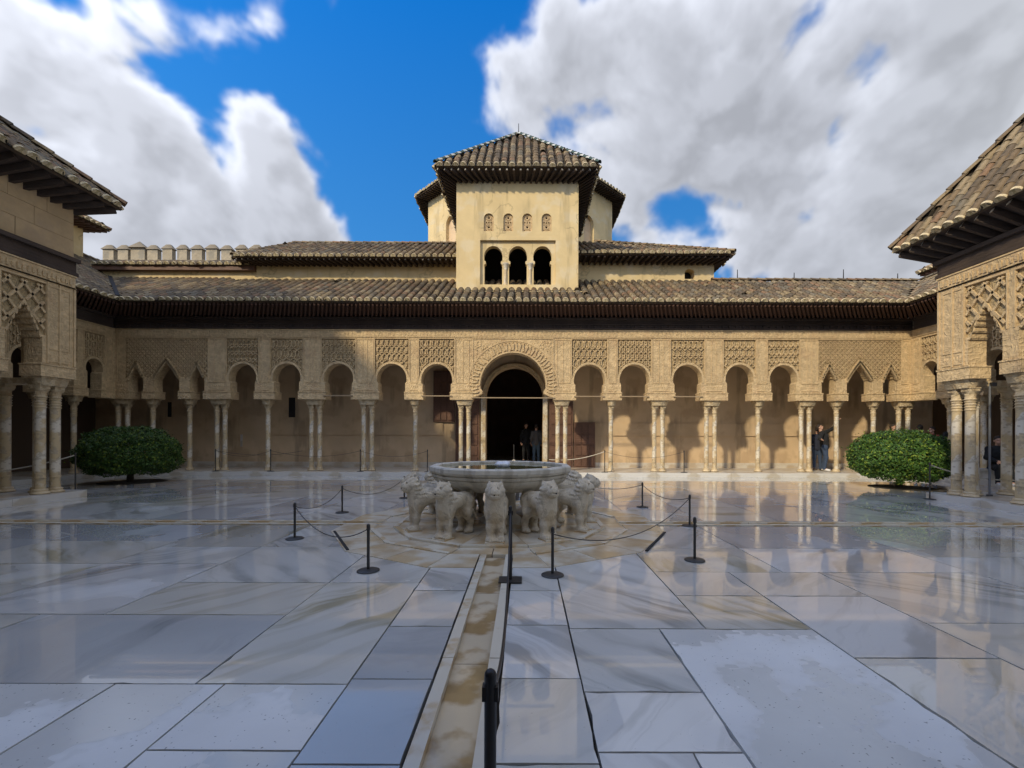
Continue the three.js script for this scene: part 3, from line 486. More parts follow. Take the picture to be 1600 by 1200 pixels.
// wall with arches, raised frames, panels of interlace, corbels, slabs over the columns, columns
function arcade(parent, F, { s0, s1, yb = 2.73, yt = 5.26, openings, colsAt, panels = [], r = .08, thick = .34, detail = true, panelTop = 4.92 }) {
  const wall = (notches, holes, depth, at) => {
    const sh = new THREE.Shape(), pts = [[s0, yb]]; for (const o of notches) pts.push(...archProfile(o, yb)); pts.push([s1, yb], [s1, yt], [s0, yt]);
    pts.forEach(([x, y], i) => i ? sh.lineTo(x, y) : sh.moveTo(x, y));
    for (const h of holes) { const p = new THREE.Path(); h.forEach(([x, y], i) => i ? p.lineTo(x, y) : p.moveTo(x, y)); p.closePath(); sh.holes.push(p); }
    return boxUV(new THREE.ExtrudeGeometry(sh, { depth, bevelEnabled: false }).translate(0, 0, at).applyMatrix4(F));
  };
  openings = openings.slice().sort((p, q) => p.a - q.a);
  const regions = panels.map((p) => {
    const inner = openings.filter((o) => o.a >= p.a - .3 && o.b <= p.b + .3);
    const edge = (s) => { let y = p.low ?? 3.45; for (const o of inner) { const c = (o.a + o.b) / 2, w = (o.b - o.a) / 2; if (o.kind === 'muq') { const h = o.spring ?? o.top - Math.max(.35, w * 1.15), f = 1 - Math.abs(s - c) / w; if (f > -.35) y = Math.max(y, h + (o.top - h) * Math.pow(clamp(f), .82) + .11); } else { const sp = o.top - w * 1.04, rad = w + (o.kind === 'big' ? .42 : .075), q = Math.abs(s - c) / rad; if (q < 1) y = Math.max(y, sp + Math.sqrt(1 - q * q) * (o.top - sp + (rad - w))); } } return y; };
    return { ...p, edge };
  });
  const holes = regions.map((g) => { const n = 36, P = []; for (let i = 0; i <= n; i++) { const s = lerp(g.a, g.b, i / n); P.push([s, Math.min(g.edge(s), panelTop - .03)]); } P.push([g.b, panelTop], [g.a, panelTop]); return P; });
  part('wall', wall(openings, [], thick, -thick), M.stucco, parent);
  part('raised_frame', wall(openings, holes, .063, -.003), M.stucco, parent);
  if (detail) {
    const fr = [];                                    // thin raised fillets round the panels and up the piers
    for (const g of regions) { const y0 = Math.min(g.edge(g.a), panelTop - .1), add = (x0, x1, y0, y1) => fr.push(new THREE.BoxGeometry(x1 - x0, y1 - y0, .02).translate((x0 + x1) / 2, (y0 + y1) / 2, .067)); add(g.a - .035, g.b + .035, panelTop + .002, panelTop + .032); add(g.a - .035, g.a - .007, y0, panelTop); add(g.b + .007, g.b + .035, y0, panelTop); }
    fr.push(new THREE.BoxGeometry(s1 - s0, .03, .05).translate((s0 + s1) / 2, yt - .02, .08), new THREE.BoxGeometry(s1 - s0, .02, .03).translate((s0 + s1) / 2, panelTop + .09, .07));
    const prs = []; let lf = s0; for (const o of openings) { prs.push([lf, o.a]); lf = o.b; } prs.push([lf, s1]);
    for (const [p, q] of prs) if (q - p > .4 && q - p < 1.6) {   // upright fields on the piers, with a little square band above the corbel
      const x0 = p + .13, x1 = q - .13, add = (u0, u1, v0, v1, t = .016) => fr.push(new THREE.BoxGeometry(u1 - u0, v1 - v0, t).translate((u0 + u1) / 2, (v0 + v1) / 2, .06 + t / 2));
      for (const x of q - p > .75 ? [x0, lerp(x0, x1, .36), lerp(x0, x1, .64), x1] : [x0, x1]) add(x - .009, x + .009, yb + .62, panelTop - .03); add(x0, x1, yb + .60, yb + .622); add(x0, x1, yb + .33, yb + .352); add(x0, x1, panelTop - .03, panelTop - .01);
      for (let x = x0 + .04; x < x1; x += .075) fr.push(new THREE.OctahedronGeometry(.03, 0).scale(.8, 1.6, .5).translate(x, yb + .475, .062));
    }
    part('moulding', scatter(F, fr), M.stuccoPlain, parent);
    for (const g of regions) {
      part('panel_ground', boxUV(new THREE.ShapeGeometry(new THREE.Shape(holes[regions.indexOf(g)].map(([x, y]) => new THREE.Vector2(x, y)))).translate(0, 0, .012).applyMatrix4(F)), M.recessShade, parent);
      const list = [], inside = (s, y) => s > g.a + .008 && s < g.b - .008 && y > g.edge(s) + .012 && y < panelTop - .008, pitch = g.pitch ?? .2, k = g.slope ?? 1.55;
      const rnd = rng(Math.round(g.a * 100) + 5000);
      if (g.style === 'scales') {
        const bits = (list2) => list.push(...list2);
        const sx = .17, sy = .088; let row = 0;
        for (let y = 3.3; y < panelTop; y += sy, row++) for (let s = g.a; s < g.b; s += sx) { const q = s + (row % 2) * sx / 2; if (!inside(q, y)) continue; const h = .045 + .025 * rnd(); bits([new THREE.OctahedronGeometry(.055, 0).scale(.62, 1.0, .9).rotateZ((rnd() - .5) * .5).translate(q, y, .02 + .015 * rnd()), bar(V(q - sx / 2, y, .035), V(q, y + sy, .05 + .02 * rnd()), .03, .022), bar(V(q + sx / 2, y, .035), V(q, y + sy, .05 + .02 * rnd()), .03, .022)]); }
        for (const o of openings) if (o.a >= g.a - .2 && o.b <= g.b + .2) {   // hanging points along the arch edge
          const P = archProfile(o, yb).filter((q) => q[1] > yb + .5);
          for (let i = 0; i + 1 < P.length; i++) { const L = Math.hypot(P[i + 1][0] - P[i][0], P[i + 1][1] - P[i][1]); if (P[i][1] < P[0][1] + .02 && L > .3) continue; list.push(new THREE.BoxGeometry(.055, .085, .10).translate(P[i][0], P[i][1] + .015, .055), new THREE.ConeGeometry(.032, .06, 5).rotateX(Math.PI).translate(P[i][0], P[i][1] - .045, .06)); }
        }
      } else {
        const amp = g.amp ?? .035, W = g.b - g.a, H = panelTop - 3.2;
        for (const dir of [1, -1]) for (let q = -H / k - W; q < W + H / k; q += pitch) {
          let prev = null;
          for (let y = 3.3; y <= panelTop; y += .045) {
            const ph = (y - panelTop) / (pitch * k) * 2 * Math.PI, s = (g.a + g.b) / 2 + dir * ((y - panelTop) / k + q) + dir * Math.sin(ph) * amp, now = inside(s, y) ? V(s, y, .045) : null;
            if (prev && now) list.push(bar(prev, now, .04, g.rib ?? .026)); prev = now;
          }
        }
        for (let row = 0; row * pitch * k / 2 < H; row++) for (let q = -20; q < 20; q++) {   // a leaf in every mesh of the lattice
          const y = panelTop - (row + .5) * pitch * k / 2, s = (g.a + g.b) / 2 + (q + (row % 2) / 2) * pitch; if (!inside(s, y) || !inside(s + .05, y) || !inside(s - .05, y)) continue;
          list.push(new THREE.OctahedronGeometry(.05, 0).scale(.75, 1.15, .5).translate(s, y, .02), new THREE.OctahedronGeometry(.022, 0).translate(s + .045, y - .05, .022), new THREE.OctahedronGeometry(.022, 0).translate(s - .045, y - .05, .022));
        }
      }
      if (list.length) part('carved_panel', scatter(F, list), M.stucco, parent);
    }
  }
  // corbels at the feet of the piers and slabs on the columns
  let left = s0; const piers = []; for (const o of openings) { const i = o.kind === 'muq' ? .04 : o.kind === 'big' ? -.27 : .075; piers.push([left, o.a + i]); left = o.b - i; } piers.push([left, s1]);
  for (const [p, q] of piers) if (q - p < 1.6) part('corbel', scatter(F, [new THREE.BoxGeometry(q - p + .012, .235, thick + .13).translate((p + q) / 2, yb + .117, -thick / 2 + .012), new THREE.BoxGeometry(q - p + .035, .03, thick + .16).translate((p + q) / 2, yb + .255, -thick / 2 + .012)]), M.stucco, parent);
  for (const grp of colsAt) {
    const p = Math.min(...grp) - .15, q = Math.max(...grp) + .15, c = (p + q) / 2, slab = new THREE.CylinderGeometry(.7071, .7071 * .84, .17, 4, 1).rotateY(Math.PI / 4).scale((q - p), 1, .36).translate(c, yb - .105, -thick / 2);
    part('capital_slab', scatter(F, [slab, new THREE.BoxGeometry(q - p + .02, .04, .39).translate(c, yb - .021, -thick / 2)]), M.capital, parent);
    for (const s of grp) { const w = V(s, 0, -thick / 2).applyMatrix4(F); column(parent, w.x, -w.z, yb - .19, r); }
  }
}
// ---------------------------------------------------------------- the far arcade with its gallery, roof and doorway
const D = 16.5, EY = 6.06, ED = 15.5, SL = .555;      // wall plane, eave height and distance, roof slope
const roofY = (run) => EY + run * SL;
{
  const g = thing('arcade_gallery', 'long carved stucco arcade with paired columns and tiled roof across the back of the court', 'arcade', [X0, 0, -D]);
  const F = facadeFrame(X0, D, 1, 0);
  const half = [
    { a: 2.20, b: 3.32, kind: 'round', top: 4.02 }, { a: 3.85, b: 4.92, kind: 'round', top: 4.03 }, { a: 5.78, b: 6.84, kind: 'round', top: 4.03 },
    { a: 7.68, b: 8.69, kind: 'round', top: 4.03 }, { a: 9.28, b: 10.27, kind: 'round', top: 4.02 },
    { a: 11.15, b: 11.68, kind: 'muq', top: 3.98, spring: 3.42, steps: 5 }, { a: 12.06, b: 12.97, kind: 'muq', top: 4.12, spring: 3.42, steps: 9 }, { a: 13.36, b: 13.89, kind: 'muq', top: 3.98, spring: 3.42, steps: 5 },
  ];
  const openings = [{ a: -1.19, b: 1.19, kind: 'big', top: 4.43 }, ...half, ...half.map((o) => ({ ...o, a: -o.b, b: -o.a }))];
  const cols = [[1.63, 1.91], [3.58], [5.17, 5.47], [7.08, 7.38], [8.97], [10.55, 10.84], [11.84], [13.19]];
  const styles = [[.20, .04, 1.7], [.16, .035, 1.5], [.19, .045, 1.6], [.22, .05, 1.45], [.17, .03, 1.7]];
  const ph = half.slice(0, 5).map((o, i) => ({ a: o.a - .07, b: o.b + .07, pitch: styles[i][0], amp: styles[i][1], slope: styles[i][2] }));
  const mq = { a: 11.02, b: 14.02, style: 'scales', low: 3.44 };
  const panels = [...ph, mq, ...ph.map((p, i) => ({ ...p, a: -p.b, b: -p.a, pitch: p.pitch * [.92, 1.1, .85, 1.15, .9][i] })), { ...mq, a: -14.02, b: -11.02 }];
  arcade(g, F, { s0: -14.43, s1: 14.43, openings, colsAt: [...cols, ...cols.map((c) => c.map((s) => -s)), [14.12, 14.46], [-14.46, -14.12]], panels });
  // central archivolt: a band of carved voussoirs in a square frame
  {
    const cx = 0, sp = 4.43 - 1.19, list = [], lob = [], N = 41;
    for (let k = 0; k < N; k++) { const t = Math.PI * (k + .5) / N * 1.14 - Math.PI * .07, c = Math.cos(t), s = Math.sin(t); list.push(new THREE.BoxGeometry(.24, .06, .05).rotateZ(t + (k % 2 ? .25 : -.1)).translate(cx + c * 1.40, sp + s * 1.40, .075)); lob.push(new THREE.ConeGeometry(.045, .06, 5).rotateX(Math.PI / 2).translate(cx + c * 1.555, sp + s * 1.555, .08), new THREE.ConeGeometry(.035, .05, 5).rotateX(Math.PI / 2).translate(cx + c * 1.25, sp + s * 1.25, .08)); }
    part('voussoir_band', scatter(F, [...list, ...lob]), M.stucco, g);
    const bead = []; for (let k = 0; k < 40; k++) { const t0 = Math.PI * k / 40, t1 = Math.PI * (k + 1) / 40, q = (t, r) => V(Math.cos(t) * r, sp + Math.sin(t) * r, .06); bead.push(bar(q(t0, 1.215), q(t1, 1.215), .05, .05), bar(q(t0, 1.62), q(t1, 1.62), .04, .04)); }
    part('arch_moulding', scatter(F, bead), M.stuccoPlain, g);
    const fr = []; for (const [x0, x1, y0, y1] of [[-1.47, 1.47, 4.93, 4.965], [-1.47, -1.43, 2.98, 4.93], [1.43, 1.47, 2.98, 4.93]]) fr.push(new THREE.BoxGeometry(x1 - x0, y1 - y0, .03).translate((x0 + x1) / 2, (y0 + y1) / 2, .07));
    for (const s of [-1, 1]) for (let i = 0; i < 26; i++) { const x = s * rr(.95, 1.36), y = rr(4.35, 4.86); if (Math.hypot(x, y - sp) > 1.68) fr.push(new THREE.OctahedronGeometry(rr(.025, .05), 0).scale(1, 1.2, .6).translate(x, y, .068)); }
    part('carved_spandrel', scatter(F, fr), M.stucco, g);
  }
  // inscription band, wooden frieze, rafters
  part('inscription_band', scatter(F, [new THREE.BoxGeometry(28.8, .26, .03).translate(0, 5.10, .066), ...Array.from({ length: 210 }, (_, i) => new THREE.BoxGeometry(.03 + .05 * R(), .08 + .1 * R(), .014).rotateZ(rr(-.5, .5)).translate(-14.3 + i * .1365, 5.1 + rr(-.03, .03), .082))]), M.stucco, g);
  part('wooden_frieze', scatter(F, [new THREE.BoxGeometry(28.84, .44, .30).translate(0, 5.49, -.07), new THREE.BoxGeometry(28.84, .05, .12).translate(0, 5.295, .08), new THREE.BoxGeometry(28.84, .07, .16).translate(0, 5.64, .10), new THREE.BoxGeometry(28.84, .03, .10).translate(0, 5.45, .07), ...Array.from({ length: 118 }, (_, i) => new THREE.CylinderGeometry(.045, .06, .05, 6).rotateX(Math.PI / 2).translate(-14.3 + i * .243, 5.37, .10))]), M.wood, g);
  rafters(g, V(X0 - 14.4, 5.70, -D + .02), V(X0 + 14.4, 5.70, -D + .02), V(X0 - 13.5, 5.93, -ED - .07), V(X0 + 13.5, 5.93, -ED - .07), { step: .152, w: .06, h: .10, mat: M.rafter });
  // tie rods under some arches
  for (const [a, b, y] of [[-4.9, -3.3, 2.84], [-3.3, -2.2, 2.86], [-1.5, 1.5, 2.80], [2.2, 3.3, 2.86], [3.85, 4.9, 2.86], [5.78, 6.84, 2.86], [-6.84, -5.78, 2.86]]) if (b - a < 1.2 || b - a > 2) part('tie_rod', bar(V(X0 + a, y, -D + .1), V(X0 + b, y, -D + .1), .035), M.rod, g);
  // gallery behind: wall with doorway, ceiling
  const B = 18.55, wsh = new THREE.Shape(), dx = 1.16, dsp = 3.0, dtop = 4.22; wsh.moveTo(-18.2, PF);
  wsh.lineTo(-dx, PF); wsh.lineTo(-dx, dsp); for (let k = 0; k <= 18; k++) { const t = Math.PI - Math.PI * k / 18; wsh.lineTo(Math.cos(t) * dx, dsp + Math.sin(t) * (dtop - dsp)); } wsh.lineTo(dx, PF); wsh.lineTo(18.2, PF); wsh.lineTo(18.2, 7.7); wsh.lineTo(-18.2, 7.7);
  part('back_wall', boxUV(new THREE.ExtrudeGeometry(wsh, { depth: .5, bevelEnabled: false }).translate(X0, 0, -B - .5)), M.gal, g);
  for (const s of [-1, 1]) part('dado_band', [box(X0 + s * 2.9, X0 + s * 14.6, 1.52, 1.95, -B + .035, -B - .01), box(X0 + s * 2.9, X0 + s * 14.6, 1.44, 1.52, -B + .05, -B - .01)], M.gal, g);
  part('wall_niche', box(-9.62, -9.36, 2.15, 2.95, -B + .012, -B - .05), M.dark, g); part('wall_niche', box(-14.55, -14.4, 2.15, 2.75, -B + .012, -B - .05), M.dark, g);
  part('wall_label', box(-11.58, -11.5, .95, 1.45, -B + .02, -B - .01), M.step, g);
  part('skirting', [box(X0 - 14.6, X0 - 1.4, PF, .34, -B + .02, -B - .01), box(X0 + 1.4, X0 + 14.6, PF, .34, -B + .02, -B - .01)], M.galfloor, g);
  const ring = []; for (let k = 0; k < 22; k++) { const q = (t) => V(X0 + Math.cos(t) * (dx + .07), dsp + Math.sin(t) * (dtop - dsp + .07), -B + .06); ring.push(bar(q(Math.PI * k / 22), q(Math.PI * (k + 1) / 22), .14, .14)); }
  part('door_arch', boxUV(merge(ring)), M.stuccoPlain, g);
  for (const s of [-1, 1]) { part('door_jamb', box(X0 + s * 1.16, X0 + s * 1.34, PF, dsp + .05, -B + .16, -B - .02), M.column, g); }
  part('ceiling', box(X0 - 16.5, X0 + 16.5, 5.3, 5.42, -D - .3, -B), M.wood, g);
  for (const [x0, x1, y1, nm] of [[1.42, 2.38, 4.05, 'door_leaf'], [2.42, 3.28, 1.98, 'door_leaf'], [-2.38, -1.42, 4.05, 'door_leaf'], [-3.28, -2.42, 4.05, 'door_leaf']]) {
    const y0 = x0 === -3.28 ? 1.98 : PF, pieces = [box(X0 + x0, X0 + x1, y0, y1, -B + .10, -B + .05)], n = Math.round((y1 - y0) / .42);
    for (let i = 0; i < n; i++) for (let k = 0; k < 3; k++) { const w = (x1 - x0 - .1) / 3; pieces.push(box(X0 + x0 + .05 + k * w + .03, X0 + x0 + .05 + (k + 1) * w - .02, y0 + .06 + i * (y1 - y0 - .08) / n, y0 + (i + 1) * (y1 - y0 - .08) / n, -B + .13, -B + .09)); }
    part(nm, pieces, M.woodRed, g);
  }
  // dark hall seen through the doorway
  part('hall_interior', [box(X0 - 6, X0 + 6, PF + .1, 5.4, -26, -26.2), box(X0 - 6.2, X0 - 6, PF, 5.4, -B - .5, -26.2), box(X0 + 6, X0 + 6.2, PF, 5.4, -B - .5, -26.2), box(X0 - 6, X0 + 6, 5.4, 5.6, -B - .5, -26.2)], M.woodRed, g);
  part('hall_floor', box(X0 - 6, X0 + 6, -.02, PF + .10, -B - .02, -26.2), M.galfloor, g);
  // the roof, with valleys into the side wings
  const L = X0 - 13.45, Rr = X0 + 13.45;
  roofSlope(g, [V(L, EY, -ED), V(Rr, EY, -ED), V(Rr + 2.9, roofY(2.9), -ED - 2.9), V(-12.8 + 25, roofY(3.0), -ED - 3.0), V(-12.6, roofY(3.1), -ED - 3.1), V(-16.5, roofY(4.7), -ED - 4.7), V(L - 6.2, roofY(6.2), -ED - 6.2)], { single: 3, cap: 290, dark: 1.0 });
  ridgeRun(g, V(7.6, roofY(3.0) + .04, -ED - 3.0), V(Rr + 2.9, roofY(2.9) + .06, -ED - 2.9));
}
// side wings
for (const s of [-1, 1]) {
  const wx = X0 + s * 14.43, g = thing('side_gallery', s < 0 ? 'shaded carved side gallery at the left corner, behind the dark rounded bush' : 'sunlit carved side gallery at the right corner, behind the bright rounded bush', 'arcade', [wx, 0, -13.5]);
  const F = s < 0 ? facadeFrame(wx, 0, 0, 1) : facadeFrame(wx, 0, 0, -1), m = (d) => s < 0 ? d : -d;
  const op = (d0, d1, top) => ({ a: Math.min(m(d0), m(d1)), b: Math.max(m(d0), m(d1)), kind: 'round', top });
  const ops = [op(15.34, 15.96, 4.05), op(14.2, 14.98, 4.05), op(13.1, 13.9, 4.05), op(11.6, 12.8, 4.05)];
  arcade(g, F, { s0: Math.min(m(10.9), m(16.46)), s1: Math.max(m(10.9), m(16.46)), openings: ops, colsAt: [[m(15.16)], [m(14.05)], [m(12.95)]], panels: ops.map((o) => ({ a: o.a - .05, b: o.b + .05, pitch: .18 })) });
  const x = (a, b) => s < 0 ? [wx - b, wx - a] : [wx + a, wx + b];
  part('wooden_frieze', [box(...x(-.10, .2), 5.27, 5.71, -10.9, -16.3), box(...x(-.16, -.10), 5.6, 5.7, -10.9, -16.3), box(...x(-.14, -.10), 5.27, 5.32, -10.9, -16.3)], M.wood, g);
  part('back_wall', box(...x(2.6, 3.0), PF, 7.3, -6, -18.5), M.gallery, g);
  part('ceiling', box(...x(.3, 2.6), 5.3, 5.42, -6, -16.2), M.wood, g);
  const ex = X0 + s * 13.45, run = s < 0 ? 6.2 : 2.9;
  rafters(g, V(wx - s * .02, 5.7, -10.6), V(wx - s * .02, 5.7, -16.4), V(ex + s * .07, 5.93, -10.6), V(ex + s * .07, 5.93, -15.55), { step: .16, w: .06, mat: M.rafter });
  const P = [V(ex, EY, -10.2), V(ex, EY, -ED), V(ex + s * run, roofY(run), -ED - run), V(ex + s * run, roofY(run), -10.2)];
  roofSlope(g, s < 0 ? P : [P[1], P[0], P[3], P[2]], { single: s < 0 ? 6 : 4, cap: 140, dark: s < 0 ? 1.05 : 1.15 });
  ridgeRun(g, V(ex + s * run, roofY(run) + .05, -10.2), V(ex + s * run, roofY(run) + .05, -ED - run));
  if (s < 0) part('valley_gutter', boxUV(bar(V(ex + .02, EY + .1, -ED + .02), V(ex - 4.6, roofY(4.6) + .1, -ED - 4.6), .11, .05)), M.dark, g);
}
// ---------------------------------------------------------------- pavilions at both ends
for (const s of [-1, 1]) {
  const fx = X0 + s * 10.09, g = thing('court_pavilion', s < 0 ? 'shaded projecting pavilion at left edge with block wall over dark frieze' : 'sunlit projecting pavilion at right edge with steep tiled roof and carved wall', 'pavilion', [X0 + s * 12.3, 0, -FD]);
  const F = s < 0 ? facadeFrame(fx, 0, 0, 1) : facadeFrame(fx, 0, 0, -1), m = (d) => s < 0 ? d : -d;
  const op = (d0, d1, top, o) => ({ a: Math.min(m(d0), m(d1)), b: Math.max(m(d0), m(d1)), kind: 'muq', top, ...o });
  const ops = [op(9.15, 9.86, 4.2, { spring: 3.42, steps: 6 }), op(6.5, 8.85, 4.6, { spring: 3.5, steps: 14 }), op(5.45, 6.15, 4.2, { spring: 3.42, steps: 6 })];
  const cols = [[10.36, 10.04], [9.0], [6.3], [5.26, 4.94]].map((c) => c.map(m));
  const pan = (d0, d1) => ({ a: Math.min(m(d0), m(d1)), b: Math.max(m(d0), m(d1)), pitch: .31, amp: .0, slope: 1.25, rib: .05, low: 3.62 });
  arcade(g, F, { s0: Math.min(m(4.72), m(10.58)), s1: Math.max(m(4.72), m(10.58)), openings: ops, colsAt: cols, panels: [pan(9.08, 9.93), pan(6.45, 8.9), pan(5.38, 6.22)], yt: 5.12, panelTop: 4.74, r: .094 });
  const x = (a, b) => s < 0 ? [fx - b, fx - a] : [fx + a, fx + b];
  part('inscription_band', [box(...x(-.085, -.05), 4.82, 5.08, -4.74, -10.56), ...Array.from({ length: 58 }, (_, i) => box(...x(-.11, -.083), 4.88 + rr(-.02, .02), 4.97 + rr(0, .06), -(4.8 + i * .0985), -(4.8 + i * .0985 + rr(.03, .07))))], M.stucco, g);
  part('pier_frame', [box(...x(-.085, -.055), 3.02, 4.8, -10.20, -10.235), box(...x(-.085, -.055), 3.02, 4.8, -9.945, -9.975), box(...x(-.085, -.055), 3.02, 4.8, -10.53, -10.575)], M.stuccoPlain, g);
  // north and south sides: plain walls on columns with an opening
  for (const d of [10.4, 4.9]) {
    part('side_wall', [box(...x(.35, 3.9), 4.2, 5.12, -d + .18, -d - .17), box(...x(.35, .8), 2.73, 4.2, -d + .18, -d - .17), box(...x(3.4, 3.9), 2.73, 4.2, -d + .18, -d - .17), box(...x(.0, .349), 2.73, 5.12, d > 8 ? -d - .181 : -d + .02, d > 8 ? -d - .02 : -d + .185)], M.stucco, g);
    for (const t of [.6, 1.35, 3.0]) column(g, fx + s * t, d, 2.6, .095);
    part('lintel_slab', [box(...x(.36, 1.55), 2.6, 2.73, -d + .2, -d - .19), box(...x(2.8, 3.9), 2.6, 2.73, -d + .2, -d - .19)], M.capital, g);
  }
  part('ceiling', box(...x(.36, 4.3), 5.0, 5.1, -5.1, -10.2), M.wood, g);
  part('wooden_frieze', [box(...x(-.06, .3), 5.125, 5.54, -4.7, -10.6), box(...x(-.13, -.06), 5.44, 5.53, -4.65, -10.65), box(...x(-.10, -.06), 5.13, 5.2, -4.68, -10.62), box(...x(.301, 4.2), 5.125, 5.54, -10.3, -10.6), box(...x(.301, 4.2), 5.125, 5.54, -4.7, -5.0)], M.wood, g);
  const tall = s < 0, wy = tall ? 6.72 : 5.62, ey = tall ? 7.04 : 6.02, ov = .62, cx = fx + s * 2.93, hw = 2.93 + ov, ay = tall ? 9.8 : 10.9;
  if (tall) {                                         // block-built wall above the frieze
    for (let k = 0; k < 3; k++) { let d = 4.74; while (d < 10.55) { let n = Math.min(10.56, d + rr(.7, 1.25)); if (10.56 - n < .35) n = 10.56; part('stone_block', box(fx + .0 - .3, fx + .035 + rr(0, .010), 5.55 + k * .39 + .004, 5.55 + (k + 1) * .39 - .004, -d - .005, -n + .005), M.oldwall, g); d = n; } }
    part('block_wall', box(fx - 5.6, fx + .02, 5.545, 6.72, -4.76, -10.54), M.oldwall, g);
  } else part('upper_wall', box(fx + .02, fx + 5.6, 5.545, 5.75, -4.76, -10.54), M.wood, g);
  const e = (dx, dd) => V(cx + dx * hw, ey, -(FD + dd * hw)), apex = V(cx, ay, -FD), a2 = V(cx + s * .01, ay, -FD);
  const cn = e(-s, 1), cs = e(-s, -1), on = e(s, 1), os = e(s, -1);
  roofSlope(g, s < 0 ? [cs, cn, apex] : [cn, cs, apex], { p: .27, exp: .31, single: 30, cap: 295, dark: .8 });
  roofSlope(g, s < 0 ? [cn, on, apex] : [on, cn, apex], { p: .285, exp: .33, single: 1, cap: 40 });
  roofSlope(g, s < 0 ? [os, cs, apex] : [cs, os, apex], { p: .285, exp: .33, single: 0 });
  roofSlope(g, s < 0 ? [on, os, apex] : [os, on, apex], { p: .285, exp: .33, single: 0 });
  for (const c of [cn, cs]) ridgeRun(g, c.clone().add(V(0, .06, 0)), apex.clone().add(V(0, .06, 0)), { r: .12 });
  const ry = ey - .12, wly = wy - .09;
  rafters(g, V(fx + s * .02, wly, -4.72), V(fx + s * .02, wly, -10.58), V(cn.x + s * .1, ry, cs.z - .1), V(cn.x + s * .1, ry, cn.z + .1), { step: .27, w: .10, h: .13, ends: !tall });
  rafters(g, V(fx + s * .02, wly, -10.56), V(fx + s * 5.8, wly, -10.56), V(cn.x + s * .1, ry, cn.z + .1), V(on.x - s * .1, ry, on.z + .1), { step: .27, w: .10, h: .13 });
}
// small hall roofs looking over the pavilions
for (const [s, ex, dN, ey, ov, label] of [[-1, -18.7, 20.5, 10.62, .62, 'small tiled roof and wall of the hall just behind the left pavilion'], [1, 16.95, 19.7, 8.5, .62, 'small tiled eave of the hall just behind the right pavilion']]) {
  const g = thing('corner_hall', label, 'building', [ex + s * 3, 0, -14]);
  const wx = ex + s * ov, dn = dN - ov;
  part('wall', s < 0 ? box(-27, wx, 0, ey - .12, -4, -dn) : box(wx, 26, 0, ey - .12, -4, -dn), M.plaster, g);
  const a = V(ex, ey, -dN), b = V(ex, ey, -3), c = V(ex + s * 4, ey + 2.3, -7), d = V(ex + s * 4, ey + 2.3, -dN + 4), f = V(ex + s * 8, ey, -dN);
  roofSlope(g, s < 0 ? [b, a, d, c] : [a, b, c, d], { single: 1, cap: 70 }); roofSlope(g, s < 0 ? [a, f, d] : [f, a, d], { single: 1, cap: 40 });
  ridgeRun(g, a, d); rafters(g, V(wx, ey - .22, -4), V(wx, ey - .22, -dn), V(ex + s * .08, ey - .1, -3.4), V(ex + s * .08, ey - .1, -dN + .1), { step: .24, mat: M.woodRed }); rafters(g, V(wx, ey - .22, -dn), V(wx + s * 6, ey - .22, -dn), V(ex + s * .08, ey - .1, -dN + .08), V(ex + s * 6.8, ey - .1, -dN + .08), { step: .24, mat: M.woodRed });
}
